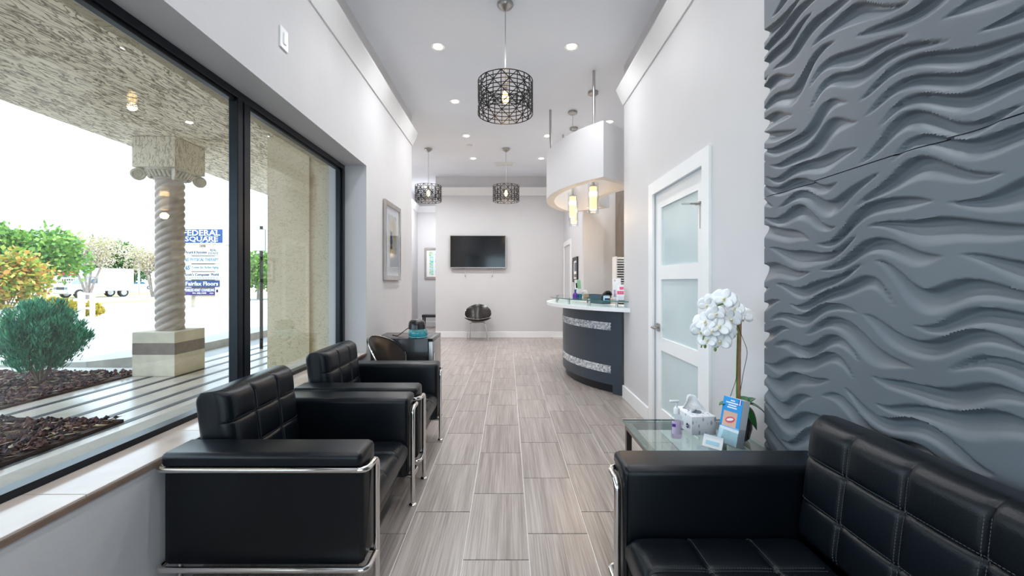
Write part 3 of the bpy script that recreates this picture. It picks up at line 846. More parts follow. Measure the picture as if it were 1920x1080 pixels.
MB().tube(fillet([(-.05, -.03, .05), (-.03, -.035, .09), (.03, -.035, .09), (.05, -.03, .05)], .03), .014, 10).build('handset', M_plastic, ph, 60)
tr = thing('document_tray', 'long slate blue document tray on the reception counter', 'tray', (1.16, 5.50, .985), R(108))
mb = MB(); mb.box(-.21, .21, -.05, .05, 0, .006); mb.box(-.21, .21, -.05, -.044, 0, .115); mb.box(-.21, .21, .044, .05, 0, .115); mb.box(-.21, -.204, -.05, .05, 0, .115); mb.box(.204, .21, -.05, .05, 0, .115)
mb.build('tray_shell', M_slate, tr); B(-.20, .20, -.04, .04, .008, .10).build('papers', M_slate, tr)
bo = thing('spray_bottle', 'small purple bottle with teal base on the glass shelf', 'bottle', (.885, 5.62, 1.056))
MB().lathe([(0, 0), (.034, 0), (.036, .03), (.03, .05), (.012, .062), (.012, .08), (0, .081)], 0, 0, 16).build('body', M_purple, bo, 40)
MB().lathe([(0, .08), (.016, .08), (.014, .105), (0, .107)], 0, 0, 14).build('cap', M_teal, bo, 40)
MB().lathe([(0, 0), (.028, 0), (.03, .028), (.024, .045), (0, .047)], .065, .03, 14).build('jar', M_teal, bo, 40)
stand((.955, 5.72, 1.056), R(18), 'green and black leaflet standing on the counter beside a white bloom', .075, .225, [(M_mint, -.2, .5, .45, .98), (M_plastic, -.5, -.22, .5, .8), (M_paper, -.4, .2, .15, .42)])
pf = thing('white_bloom', 'round cream paper bloom standing behind the counter glass', 'decoration', (1.04, 5.80, 1.056))
mb = MB()
for k in range(46):
    a = k * 2.4; zz = 1 - 2 * (k + .5) / 46; rr = math.sqrt(1 - zz * zz)
    c = Vector((rr * math.cos(a), rr * math.sin(a), zz))
    p = Vector((0, 0, .055)) + c * .036; u_ = c.orthogonal().normalized() * .016; w_ = c.cross(u_).normalized() * .016
    mb.add([p - u_, p + w_ + c * .008, p + u_, p - w_ + c * .008, p - c * .02], [(0, 1, 2, 3), (0, 4, 1), (1, 4, 2), (2, 4, 3), (3, 4, 0)])
mb.build('petals', M_paper, pf); MB().lathe([(0, 0), (.022, 0), (.012, .02), (0, .025)], 0, 0, 12).build('foot', M_tan, pf, 40)
ch = thing('card_holder', 'small beige card holder on the glass shelf near the purple bottle', 'card holder', (.99, 5.40, 1.056), R(40))
MB().box(-.045, .045, -.02, .02, 0, .008).box(-.045, .045, .012, .02, 0, .05).build('holder', M_clear, ch); MB().box(-.042, .042, 0, .010, .009, .052).build('cards', M_tan, ch)
# ---- behind the counter
sr = thing('slatted_rack', 'tall white slatted rack standing behind the reception counter', 'rack', (1.72, 6.55, 0))
mb = MB(); mb.box(-.10, -.08, -.12, .12, 0, 1.64); mb.box(.08, .10, -.12, .12, 0, 1.64); mb.box(-.10, .10, .11, .12, 0, 1.64); mb.build('frame', M_trim, sr)
mb = MB()
for k in range(44): mb.box(-.08, .08, -.12, .10, .03 + k * .0365, .046 + k * .0365)
tag(mb.build('slats', M_trim, sr), kind='stuff')
M_taupe = pm('taupe_laminate', (0.20, 0.165, 0.14), 0.5, var=(6, .1))
M_umber = pm('dark_umber_laminate', (0.065, 0.05, 0.042), 0.5, var=(6, .1))
ws = thing('wall_cabinet', 'tall taupe open cabinet with dark inside behind the reception counter', 'cabinet', (1.77, 6.72, 1.60))
B(0, .06, 0, .34, 0, 1.5).build('side_panel', M_taupe, ws); B(.06, .7, .30, .34, 0, 1.5).build('back_panel', M_umber, ws)
B(.06, .7, 0, .30, 1.46, 1.5).build('top_panel', M_taupe, ws); B(.06, .7, 0, .30, 0, .03).build('bottom_panel', M_taupe, ws); B(.06, .7, 0.02, .30, .175, .195).build('shelf', M_umber, ws)
for z, lab in ((.03, 'plain beige storage box on the bottom board of the taupe cabinet'), (.195, 'plain beige storage box on the raised shelf of the taupe cabinet')):
    b_ = thing('storage_box', lab, 'box', (1.77 + .20, 6.72 + .10, 1.60 + z), 0, 'boxes in the taupe cabinet')
    RB(-.11, .11, -.08, .15, 0, .11, .005, 1).build('carton', M_tan, b_); RB(-.113, .113, -.083, .153, .085, .115, .004, 1).build('lid', M_paper, b_)
M_wood_black = pm('black_wood', (0.012, 0.011, 0.011), .4, var=(12, .2))
pc = thing('wall_clock_frame', 'narrow black framed certificate on the wall past the reception counter', 'picture', (1.26, 7.92, 1.25))
mb = MB(); mb.box(-.028, -.0008, -.27, -.21, 0, .46); mb.box(-.028, -.0008, .21, .27, 0, .46); mb.box(-.028, -.0008, -.21, .21, 0, .06); mb.box(-.028, -.0008, -.21, .21, .40, .46); mb.build('frame', M_wood_black, pc)
pc.name = 'framed_certificate'
B(-.014, -.0008, -.21, .21, .06, .40).build('mat', M_paper, pc); B(-.0155, -.014, -.12, .12, .20, .36).build('photo', M_slate, pc); B(-.0155, -.014, -.15, .15, .09, .15).build('caption', M_taupe, pc)

# ================================================================== FAR WALL, LEFT WALL
tv = thing('television', 'wide black flat television mounted on the far wall', 'television', (-.665, 9.64, 1.56))
RB(-.625, .625, -.075, -.03, 0, .73, .006, 2).build('housing', M_plastic, tv, 40)
B(-.61, .61, -.0765, -.0745, .022, .715).build('screen', M_screen, tv)
bz = MB(); bz.box(-.625, .625, -.079, -.075, 0, .02); bz.box(-.625, .625, -.079, -.075, .716, .73); bz.box(-.625, -.611, -.079, -.075, .02, .716); bz.box(.611, .625, -.079, -.075, .02, .716)
bz.build('bezel', M_steel, tv)
B(-.2, .2, -.03, -.0005, .2, .55).build('wall_mount', M_blackmetal, tv)
for xx in (-.29, .31):
    MB().tube([(xx, -.02, .01), (xx, -.018, -.12), (xx + .004, -.016, -.17)], .0045, 6).build('strap', M_whiteplastic, tv, 60)
    MB().lathe([(0, -.19), (.011, -.188), (.011, -.168), (0, -.166)], xx + .004, -.016, 10).build('pull', M_steel, tv, 50)
def art_mat(name, cols, scale, axis=(1, 1, 1), dist=1.5):
    m = pm(name, cols[0], .5); nt = m.node_tree; b = nt.nodes['Principled BSDF']
    tc = nt.nodes.new('ShaderNodeTexCoord'); mp = nt.nodes.new('ShaderNodeMapping'); mp.inputs['Scale'].default_value = axis
    n = nt.nodes.new('ShaderNodeTexNoise'); n.inputs['Scale'].default_value = scale; n.inputs['Distortion'].default_value = dist; n.inputs['Detail'].default_value = 3
    r = nt.nodes.new('ShaderNodeValToRGB'); el = r.color_ramp.elements
    el[0].position = .28; el[0].color = (*cols[0], 1); el[1].position = .74; el[1].color = (*cols[-1], 1)
    for i in range(1, len(cols) - 1):
        e_ = el.new(.28 + .46 * i / (len(cols) - 1)); e_.color = (*cols[i], 1)
    nt.links.new(tc.outputs['Object'], mp.inputs[0]); nt.links.new(mp.outputs[0], n.inputs['Vector']); nt.links.new(n.outputs[0], r.inputs[0]); nt.links.new(r.outputs[0], b.inputs['Base Color'])
    return m
M_art1 = art_mat('abstract_painting', [(.05, .13, .25), (.32, .46, .55), (.72, .70, .62), (.60, .47, .20), (.70, .72, .70), (.30, .36, .38)], 3.2, (1, 2.2, 1.0))
M_art2 = art_mat('aqua_painting', [(.02, .32, .36), (.10, .55, .60), (.75, .85, .86), (.30, .55, .10), (.05, .40, .62)], 5.0, (1, 1, 3.5), .6)
M_silver = pm('silver_frame', (.52, .49, .47), .25, .9, var=(10, .08))
pg = thing('framed_painting', 'tall silver framed abstract painting in blue and ochre on the left wall', 'picture', (XL, 5.01, 1.28))
fr = MB(); hw, hh_ = .335, .89; bw_ = .055
fr.rbox(.0008, .032, -hw, -hw + bw_, 0, hh_, .005, 1); fr.rbox(.0008, .032, hw - bw_, hw, 0, hh_, .005, 1); fr.rbox(.0008, .032, -hw + bw_, hw - bw_, 0, bw_, .005, 1); fr.rbox(.0008, .032, -hw + bw_, hw - bw_, hh_ - bw_, hh_, .005, 1)
fr.build('frame', M_silver, pg); B(.0008, .016, -hw + bw_, hw - bw_, bw_, hh_ - bw_).build('mat', M_paper, pg)
B(.016, .0172, -.19, .17, .31, .75).build('painting', M_art1, pg)
B(.0172, .018, -.10, -.02, .36, .56).build('brushstroke', M_navy, pg); B(.0172, .018, .0, .10, .50, .68).build('brushstroke', M_tan, pg)
B(.0215, .0225, -hw + bw_, hw - bw_, bw_, hh_ - bw_).build('glazing', M_clear, pg)
pa = thing('framed_painting', 'small silver framed aqua and green striped painting in the far alcove', 'picture', (-1.93, 12.02, 1.33))
fr = MB(); fr.box(-.40, -.34, -.03, -.0008, 0, .87); fr.box(.34, .40, -.03, -.0008, 0, .87); fr.box(-.34, .34, -.03, -.0008, 0, .06); fr.box(-.34, .34, -.03, -.0008, .81, .87); fr.build('frame', M_silver, pa)
B(-.34, .34, -.015, -.0008, .06, .81).build('mat', M_paper, pa)
for xx, m in ((-.26, M_art2), (-.10, M_art2), (.06, M_art2), (.20, M_art2)): B(xx, xx + .11, -.0162, -.015, .11, .76).build('stripe_print', m, pa)
cab = thing('console_table', 'dark glass topped console table standing in the far alcove', 'console table', (-1.97, 11.6, 0))
RB(-.32, .32, -.16, .16, .30, .37, .006, 1).build('top', M_plastic, cab)
for sx in (-1, 1):
    for sy in (-1, 1): B(sx * .29 - .018, sx * .29 + .018, sy * .13 - .018, sy * .13 + .018, 0.001, .30).build('leg', M_blackmetal, cab)
# ---- small fridge and diffuser
fz = .70
fg = thing('mini_fridge', 'black mini fridge with brushed steel door beside the left wall', 'fridge', (-1.045, 4.505, 0))
RB(-.295, .258, -.255, .255, .03, fz, .006, 2).build('body', M_plastic, fg, 40)
RB(.260, .303, -.25, .25, .06, fz - .03, .006, 2).build('door', M_steel, fg, 40)
RB(.255, .303, -.25, .25, fz - .028, fz, .004, 1).build('hinge_cap', M_plastic, fg, 40)
RB(.3025, .306, -.225, -.185, .38, .56, .003, 1).build('handle', M_blackmetal, fg); RB(.304, .312, -.222, -.210, .385, .555, .003, 1).build('grip', M_trim, fg)
for sx in (-.22, .2):
    for sy in (-.2, .2): MB().lathe([(0, 0), (.02, 0), (.018, .03), (0, .031)], sx, sy, 10).build('foot', M_plastic, fg)
M_aqua = glass('aqua_glass', (.68, .94, .97), .9)
ad = thing('aroma_diffuser', 'black domed diffuser on a clear aqua glass bowl, standing on the fridge', 'diffuser', (-.915, 4.385, fz))
MB().lathe([(0, .0008), (.085, .0008), (.098, .012), (.100, .04), (.092, .07), (.08, .085), (.076, .085), (.088, .068), (.095, .04), (.092, .016), (.08, .008), (0, .008)], 0, 0, 32).build('bowl', M_aqua, ad, 50)
MB().lathe([(0, .009), (.078, .009), (.09, .02), (.092, .042), (0, .043)], 0, 0, 28).build('water', glass('aqua_water', (.55, .90, .95), .6), ad, 50)
MB().lathe([(0, .083), (.088, .083), (.086, .12), (.078, .158), (.062, .172), (.03, .178), (0, .179)], -.012, 0, 30).build('cover', M_plastic, ad, 50)
MB().tube(fillet([(-.09, .01, .10), (-.17, .02, .04), (-.22, .05, .003), (-.30, .14, .003)], .05), .004, 6).build('cord', M_plastic, ad, 60)

# ================================================================== SIDE TABLE
TZ = .50
M_bronze = pm('bronzed_steel', (.20, .17, .15), .32, .9, var=(12, .1))
st = thing('side_table', 'square glass side table with bronzed steel frame between sofa and door', 'side table', (.925, 2.075, 0))
RB(-.285, .285, -.31, .315, TZ - .010, TZ, .002, 1).build('glass_top', M_tglass, st)
eg = MB(); eg.box(-.287, -.2852, -.31, .315, TZ - .010, TZ); eg.box(-.285, .285, .3152, .317, TZ - .010, TZ); eg.build('glass_edge', M_edgeglass, st)
for x0 in (-.275, .245): 
    B(x0, x0 + .03, -.30, .305, TZ - .045, TZ - .0105).build('rail', M_bronze, st)
for y0 in (-.30, .275): B(-.245, .245, y0, y0 + .03, TZ - .045, TZ - .0105).build('rail', M_bronze, st)
for sx in (-.275, .245):
    for sy in (-.30, .275):
        RB(sx, sx + .03, sy, sy + .03, .001, TZ - .045, .002, 1).build('leg', M_bronze, st)
B(-.24, .24, -.26, .27, .16, .168).build('lower_shelf', M_shelfglass, st)
for y0 in (-.295, .275): B(-.245, .245, y0, y0 + .02, .145, .16).build('shelf_bar', M_bronze, st)
# hand sanitiser
M_pinkgel = glass('pink_gel', (.93, .80, .90), .7)
sa = thing('sanitizer_bottle', 'clear pump bottle of pink hand gel on the glass side table', 'bottle', (.828, 2.105, TZ))
MB().lathe([(0, .0006), (.024, .0006), (.027, .006), (.027, .09), (.024, .108), (.012, .122), (.011, .128), (0, .128)], 0, 0, 24, 1.0, .72).build('body', M_clear, sa, 50)
MB().lathe([(0, .003), (.023, .003), (.0245, .01), (.0245, .085), (0, .086)], 0, 0, 22, 1.0, .72).build('gel', M_pinkgel, sa, 50)
MB().lathe([(0, .120), (.0145, .120), (.0145, .146), (.010, .150), (.0045, .152), (.0045, .178), (0, .179)], 0, 0, 16).build('collar', M_whiteplastic, sa, 50)
RB(-.034, .012, -.007, .007, .176, .186, .003, 2).build('pump_head', M_whiteplastic, sa, 50)
lb = MB(); lb.arc(0, 0, .0272, .0278, R(200), R(300), .025, .088, 10); lb.v = [(x, y * .74, z) for x, y, z in lb.v]; lb.build('label', pm('lilac_label', (.72, .60, .80), .5, var=(20, .1)), sa)
lb = MB(); lb.arc(0, 0, .0279, .0283, R(205), R(245), .06, .075, 6); lb.v = [(x, y * .74, z) for x, y, z in lb.v]; lb.build('label_band', M_purple, sa)
# tissue box
def tissue_mat():
    m = pm('tissue_carton', (.80, .81, .84), .5); nt = m.node_tree; b = nt.nodes['Principled BSDF']
    tc = nt.nodes.new('ShaderNodeTexCoord'); mp = nt.nodes.new('ShaderNodeMapping'); mp.inputs['Scale'].default_value = (46, 30, 22)
    vo = nt.nodes.new('ShaderNodeTexVoronoi'); vo.inputs['Scale'].default_value = 1.0
    r = nt.nodes.new('ShaderNodeValToRGB'); e_ = r.color_ramp.elements; e_[0].position = .22; e_[0].color = (.42, .45, .55, 1); e_[1].position = .30; e_[1].color = (.82, .83, .86, 1)
    nt.links.new(tc.outputs['Object'], mp.inputs[0]); nt.links.new(mp.outputs[0], vo.inputs['Vector']); nt.links.new(vo.outputs['Distance'], r.inputs[0]); nt.links.new(r.outputs[0], b.inputs['Base Color'])
    return m
tb = thing('tissue_box', 'patterned white tissue box with a tissue pulled out on the side table', 'tissue box', (.972, 2.235, TZ), R(4))
RB(-.064, .064, -.095, .095, .0006, .094, .004, 2).build('carton', tissue_mat(), tb, 40)
MB().lathe([(0, .0945), (.03, .0945), (.03, .0955), (0, .0957)], 0, 0, 20, 1, 1.6).build('slot', M_slate, tb)
mb = MB(); n1, n2 = 9, 9; V = []
for j in range(n2):
    for i in range(n1):
        u_, w_ = i / (n1 - 1) - .5, j / (n2 - 1)
        x = u_ * (.055 + .10 * w_) + .012 * math.sin(9 * w_ + 3 * u_) - .012 * w_; yv = .025 * math.sin(7 * u_ + 2 * w_) * (.4 + w_) + .03 * u_; z = .088 + .085 * w_ * (1 - .85 * u_ * u_ * 2) - .10 * max(0, u_ - .12) * w_ * 2
        V.append((x, yv, z))
F = [(j * n1 + i, j * n1 + i + 1, (j + 1) * n1 + i + 1, (j + 1) * n1 + i) for j in range(n2 - 1) for i in range(n1 - 1)]
ts = mb.add(V, F).build('tissue', pm('tissue', (.92, .92, .93), .8, bump=(60, .2), var=(20, .01)), tb, 80)
sm = ts.modifiers.new('thick', 'SOLIDIFY'); sm.thickness = .002
lg = MB().lathe([(0, 0), (.0125, 0), (.0125, .0008), (0, .0008)], 0, 0, 24).xform(Matrix.Translation((-.0655, -.055, .038)) @ Matrix.Rotation(-PI / 2, 4, 'Y')).build('round_emblem', M_navy, tb)
B(-.0672, -.0664, -.063, -.047, .0365, .0395).build('emblem_bar', M_paper, tb)
# dental leaflet stand
M_blue = pm('bright_blue_print', (.01, .30, .72), .45, var=(12, .04))
M_lips = pm('red_lips_print', (.70, .08, .12), .4, var=(20, .1))
M_grad = pm('pale_cyan_print', (.55, .78, .82), .5, var=(14, .15))
bs = thing('leaflet_holder', 'blue dental leaflets with a smile picture in a clear holder', 'brochure stand', (1.005, 1.985, TZ), R(-64))
tl_ = Matrix.Translation((0, .045, .004)) @ Matrix.Rotation(R(-14), 4, 'X')
w, h = .10, .215
MB().box(-w / 2 - .006, w / 2 + .006, -.046, .03, 0, .004).xform(tl_).build('holder', M_clear, bs)
MB().box(-w / 2 - .005, w / 2 + .005, -.046, -.0435, 0, .085).box(-w / 2 - .005, w / 2 + .005, .014, .017, 0, .16).box(-w / 2 - .005, -w / 2 - .003, -.046, .016, 0, .085).box(w / 2 + .003, w / 2 + .005, -.046, .016, 0, .085).xform(tl_).build('holder', M_clear, bs)
MB().box(-w / 2, w / 2, -.038, .010, .002, h).xform(tl_).build('leaflet_stack', M_paper, bs)
def pr(m, x0, x1, z0, z1, d=0, nm='print'): MB().box(x0 * w, x1 * w, -.0392 - d, -.0380, z0 * h, z1 * h).xform(tl_).build(nm, m, bs)
pr(M_blue, -.5, .5, .36, 1.0); pr(M_skin, -.38, .32, .38, .70, .0005); pr(M_grad, -.5, .5, .02, .30, .0003)
for k, (a_, b_) in enumerate(((-.12, .10), (-.34, .34), (-.2, .2), (-.24, .24))): pr(M_paper, a_, b_, .925 - k * .05, .95 - k * .05, .0006, 'print_line')
for k in range(3): pr(M_purple if k % 2 == 0 else M_paper, .28 + .06 * k, .32 + .06 * k, .86 + .02 * k, .99, .0007, 'print_chevron')
def ell(m, cx, cz, rx, rz, d, nm): MB().lathe([(0, 0), (1, 0), (1, .0004), (0, .0004)], 0, 0, 24).xform(tl_ @ Matrix.Translation((cx * w, -.0392 - d, cz * h)) @ Matrix.Rotation(PI / 2, 4, 'X') @ Matrix.Rotation(R(18), 4, 'Z') @ Matrix.Diagonal((rx, rz, 1, 1))).build(nm, m, bs)
ell(M_lips, 0, .53, .025, .014, .0008, 'print_lips'); ell(M_paper, 0, .535, .018, .006, .0014, 'print_teeth')
cs = thing('card_stand', 'clear card stand with white cards in front of the leaflets', 'card holder', (.925, 1.955, TZ), R(-48))
MB().box(-.05, .05, -.035, .035, 0, .003).box(-.05, .05, .026, .03, .0, .06).box(-.05, .05, -.035, -.032, 0, .02).build('holder', M_clear, cs)
MB().box(-.044, .044, -.004, .006, 0, .055).xform(Matrix.Translation((0, .012, .006)) @ Matrix.Rotation(R(-25), 4, 'X')).build('cards', M_paper, cs)
MB().box(-.03, .03, -.0052, -.004, .012, .03).xform(Matrix.Translation((0, .012, .006)) @ Matrix.Rotation(R(-25), 4, 'X')).build('print', M_cyan, cs)
# orchid
M_pot = pm('black_crackle_pot', (.010, .007, .007), .22, bump=(110, 1.0), coat=.4, var=(60, .2))
M_petal = pm('orchid_petal', (.93, .93, .94), .55, var=(30, .01)); M_lip = pm('orchid_lip', (.86, .80, .55), .5, var=(60, .1))
M_leaf = pm('orchid_leaf', (.02, .13, .03), .25, var=(20, .25), coat=.4)
M_stick = pm('bamboo_stick', (.36, .20, .10), .5, var=(30, .2)); M_stem = pm('green_stem', (.15, .28, .06), .5, var=(30, .2)); M_twig = pm('dark_twig', (.05, .03, .025), .6, var=(30, .2))
OX, OY = 1.128, 2.09
oc = thing('potted_orchid', 'white orchid spray in a black crackled pot on the glass side table', 'plant', (OX, OY, TZ))
MB().lathe([(0, .0006), (.034, .0006), (.044, .012), (.056, .06), (.056, .09), (.047, .135), (.036, .165), (.033, .175), (.028, .175), (.030, .16), (0, .155)], 0, 0, 32).build('pot', M_pot, oc, 60)
MB().tube([(-.004, 0, .15), (-.002, 0, .42), (.004, .002, .612)], .0085, 10).build('stick', M_stick, oc, 60)
B(-.008, .016, -.011, .012, .575, .583).build('tie', M_tan, oc)
MB().tube(fillet([(-.016, -.004, .15), (-.018, -.008, .35), (-.010, -.006, .56), (-.04, -.01, .66), (-.12, -.02, .66), (-.18, -.03, .54), (-.20, -.03, .45)], .06, 5), .0035, 7).build('stem', M_stem, oc, 60)
MB().tube(fillet([(0, 0, .20), (.012, -.01, .32), (.035, -.012, .43), (.008, -.008, .50), (-.02, -.01, .58)], .03, 4), .0014, 5).build('twig', M_twig, oc, 60)
MB().tube(fillet([(-.06, -.02, .20), (-.02, -.012, .30), (-.014, -.01, .46), (-.02, -.01, .60)], .03, 4), .0014, 5).build('twig', M_twig, oc, 60)
def leafblade(L, wd, droop, fold=.25, n=10):
    V = []; F = []
    for i in range(n + 1):
        t = i / n; ww = wd * math.sin(PI * min(1, t * .93 + .07)) ** .7 * (1 if t < 1 else 0)
        z = .35 * L * math.sin(t * 1.5) - droop * t * t
        for q in (-1, -.5, 0, .5, 1): V.append((L * t, ww * q, z + fold * abs(q) * ww))
    for i in range(n):
        for q in range(4): a = i * 5 + q; F.append((a, a + 1, a + 6, a + 5))
    return V, F
for (az, L, wd, dr, pz) in ((200, .13, .024, .02, .155), (235, .10, .028, .06, .15), (-60, .085, .036, .11, .15), (15, .095, .026, .0, .16), (-22, .135, .027, .11, .165), (40, .075, .03, -.01, .16)):
    V, F = leafblade(L, wd, dr)
    lo = MB().add(V, F).xform(Matrix.Translation((0, 0, pz)) @ Matrix.Rotation(R(az), 4, 'Z')).build('leaf', M_leaf, oc, 80)
    sm = lo.modifiers.new('thick', 'SOLIDIFY'); sm.thickness = .0022
def petal(L, wd, az, cup):
    V = []; F = []; n = 6
    for i in range(n + 1):
        t = i / n; ww = wd * math.sin(PI * (t * .86 + .07)) ** .6
        for q in (-1, -.5, 0, .5, 1): V.append((L * t, ww * q * (1 if i < n else .35), cup * t * t * L - .12 * wd * q * q))
    for i in range(n):
        for q in range(4): a = i * 5 + q; F.append((a, a + 1, a + 6, a + 5))
    m = Matrix.Rotation(R(az), 4, 'Z'); return [tuple(m @ Vector(p)) for p in V], F
pmb = MB()
for az in (90, 210, 330): pmb.add(*petal(.040, .017, az, .15))
for az in (8, 172): pmb.add(*petal(.046, .030, az, .05))
pet0 = pmb.build('flower', M_petal, oc, 80); sm = pet0.modifiers.new('thick', 'SOLIDIFY'); sm.thickness = .001
lmb = MB(); lmb.lathe([(0, 0), (.004, .003), (.006, .010), (.003, .015), (0, .016)], 0, -.002, 10); lmb.add(*petal(.015, .006, 270, .9))
lip0 = lmb.build('lip', M_lip, pet0, 80)
FL = [(1325, 572, -.02), (1358, 560, -.03), (1378, 578, -.02), (1342, 588, -.05), (1322, 603, -.03), (1370, 598, -.035), (1349, 612, -.06), (1314, 620, -.02), (1360, 622, -.04), (1326, 638, -.04), (1350, 640, -.05), (1396, 592, .03), (1340, 566, .0), (1334, 620, -.05)]
for i, (u_, v_, dy) in enumerate(FL):
    yy = OY + dy
    p = Vector(((u_ - 952) / 805 * yy - OX, dy, 1.27 - (v_ - 527) / 805 * yy - TZ))
    dirv = Vector((-.35 + .5 * (random.random() - .5), -1, .15 + .5 * (random.random() - .5)))
    if i == 11: dirv = Vector((1, .3, .1))
    o = pet0 if i == 0 else link('flower', pet0.data, oc)
    if i > 0:
        sm = o.modifiers.new('thick', 'SOLIDIFY'); sm.thickness = .001
        link('lip', lip0.data, o)
    o.location = p; o.rotation_euler = (dirv.to_track_quat('Z', 'Y').to_matrix() @ Matrix.Rotation(random.uniform(-.4, .4), 3, 'Z')).to_euler()
    s_ = random.uniform(.95, 1.25); o.scale = (s_, s_, s_)
for (u_, v_) in ((1322, 649), (1345, 648), (1341, 655)):
    yy = OY - .03; p = Vector(((u_ - 952) / 805 * yy - OX, -.03, 1.27 - (v_ - 527) / 805 * yy - TZ))
    MB().lathe([(0, -.012), (.006, -.006), (.007, .002), (.003, .012), (0, .014)], 0, 0, 10).xform(Matrix.Translation(p)).build('bud', M_stem, oc, 60)
# ================================================================== OUTSIDE
M_asph = pm('asphalt', (.44, .44, .45), .85, bump=(200, .2), var=(.6, .12))
M_walk = pm('walkway_tile', (.58, .51, .46), .24, var=(2.5, .12))
M_stripe = pm('dark_stripe_tile', (.04, .038, .042), .45, var=(9, .15))
M_conc = pm('concrete', (.50, .48, .45), .85, bump=(60, .2), var=(6, .12))
M_grass = pm('verge_grass', (.38, .36, .14), .9, bump=(40, .4), var=(3, .25))
M_soil = pm('mulch_soil', (.07, .045, .04), .95, bump=(60, .6), var=(20, .3))
M_soffit = stucco('soffit_stucco', (.93, .84, .69), (.16, .11, .07), 9.0, (2.3, .55, 1), .07)
M_pier = stucco('pier_stucco', (.66, .57, .41), (.42, .34, .22), 11.0, (1.0, 1.0, 1.8), .022, .5)
M_cap = stucco('cap_stucco', (.62, .55, .42), (.26, .20, .13), 22.0, (1, 1, .35), .045, .5)
M_col = pm('twisted_column_paint', (.42, .35, .31), .6, bump=(90, .2), var=(8, .15))
M_plinth = pm('plinth_plaster', (.64, .57, .46), .85, bump=(50, .5), var=(5, .12))
M_band = pm('plinth_band', (.24, .19, .165), .7, var=(9, .15))
M_capital = pm('capital_plaster', (.54, .49, .40), .7, bump=(60, .3), var=(14, .2))
ground = struct(B(-140, -5.0, -60, 140, -.30, -.10).build('floor_parking_lot', M_asph))
struct(B(-44, -24, -60, 140, -.10, -.085).build('floor_verge', M_grass))
struct(B(-34, -26.5, -60, 140, -.085, -.08).build('floor_street', M_asph))
walk = struct(B(-5.0, -1.72, -6, 5.9, -.30, 0).box(-5.0, -3.22, 5.9, 26, -.30, 0).build('floor_walkway', M_walk))
for x in (-4.74, -4.40, -4.06, -3.73, -3.44, -3.17, -2.90, -2.63):
    y0 = 3.87 if x < -3.46 else -5
    B(x - .034, x + .034, y0, 26 if x < -3.3 else 5.74, 0, .003).build('stripe', M_stripe, walk)
# overhang, roof mass, stucco pier
rf_ = B(-5.40, -1.72, -6, 6.3, 3.20, 4.25); rf_.box(-5.40, -3.22, 6.3, 40, 3.20, 4.25)
roof = struct(rf_.build('ceiling_overhang', M_soffit))
struct(B(-3.22, -2.71, 6.36, 40, 0, 4.25).build('wall_facade_side', M_pier))
B(-5.40, -1.87, 3.42, 3.46, 3.194, 3.2).build('joint_strip', M_soffit, roof)
struct(B(-1.72, 9, -6, 40, 3.75, 4.25).box(-3.22, -1.72, 6.3, 40, 3.75, 4.25).build('ceiling_roof', M_conc))
struct(B(-1.78, -1.72, -6, 4.13, 2.385, 3.2).box(-1.78, -1.72, -6, 4.13, 0, .54).box(-1.78, -1.72, 4.131, 5.74, 0, 3.2).build('wall_facade', M_pier))
struct(B(-1.80, -1.622, -6, 4.13, .562, .577).build('trim_12', M_conc))
struct(B(-3.22, -2.66, 5.75, 6.35, 0, 3.2).build('wall_pier', M_pier))
struct(B(-2.66, -1.72, 5.80, 6.30, 0, 3.2).build('wall_pier_return', M_pier))
# ---- twisted column
PX, PY = -4.71, 5.99
co = thing('twisted_column', 'spiral twisted column with scroll capital on a banded square plinth', 'column', (PX, PY, 0))
RB(-.285, .285, -.285, .285, 0, .29, .008, 2).build('plinth', M_plinth, co)
B(-.283, .283, -.283, .283, .29, .44).build('plinth_band', M_band, co)
RB(-.285, .285, -.285, .285, .44, .59, .008, 2).build('plinth', M_plinth, co)
V = []; F = []; nz, na = 210, 72
for j in range(nz + 1):
    z = .59 + (2.70 - .59) * j / nz; 
    for k in range(na):
        a = 2 * PI * k / na
        r = .147 + .025 * abs(math.sin(2.5 * (a - 2 * PI * z / .50))) ** .8
        V.append((r * math.cos(a), r * math.sin(a), z))
for j in range(nz):
    for k in range(na): F.append((j * na + k, j * na + (k + 1) % na, (j + 1) * na + (k + 1) % na, (j + 1) * na + k))
MB().add(V, F).build('shaft', M_col, co, 60)
cp = MB().lathe([(.155, 2.66), (.18, 2.67), (.185, 2.69), (.178, 2.70), (.23, 2.74), (.29, 2.785), (.30, 2.80), (0, 2.80)], 0, 0, 32).build('capital', M_capital, co, 50)
def volute(sx, sy):
    P_ = []; rs = []
    for k in range(50):
        t = k / 49; a = t * 4.2 * PI; r = .085 * (1 - .86 * t)
        P_.append(Vector((r * math.cos(a + 1.6), 0, r * math.sin(a + 1.6)))); rs.append(.020 * (1 - .55 * t))
    ang = math.atan2(sy, sx)
    mb = MB().tube(P_, rs, 8)
    mb.lathe([(0, -.006), (.075, -.006), (.08, 0), (.075, .006), (0, .006)], 0, 0, 20)
    o = len(mb.v) - 20 * 5
    for i in range(o, len(mb.v)):
        x, y_, z = mb.v[i]; mb.v[i] = (x, z, y_)
    mb.xform(Matrix.Translation((sx * .245, sy * .245, 2.705)) @ Matrix.Rotation(ang, 4, 'Z'))
    return mb
for sx in (-1, 1):
    for sy in (-1, 1): volute(sx, sy).build('volute', M_capital, cp, 60)
for k in range(4):
    a = k * PI / 2
    mb = MB()
    for q in range(7):
        b_ = (q - 3) * .22
        mb.tube([(.225 * math.cos(b_), .225 * math.sin(b_), 2.69), (.275 * math.cos(b_ * .8), .275 * math.sin(b_ * .8), 2.765)], [.016, .022], 7)
    mb.xform(Matrix.Rotation(a, 4, 'Z')).build('leaf_carving', M_capital, cp, 60)
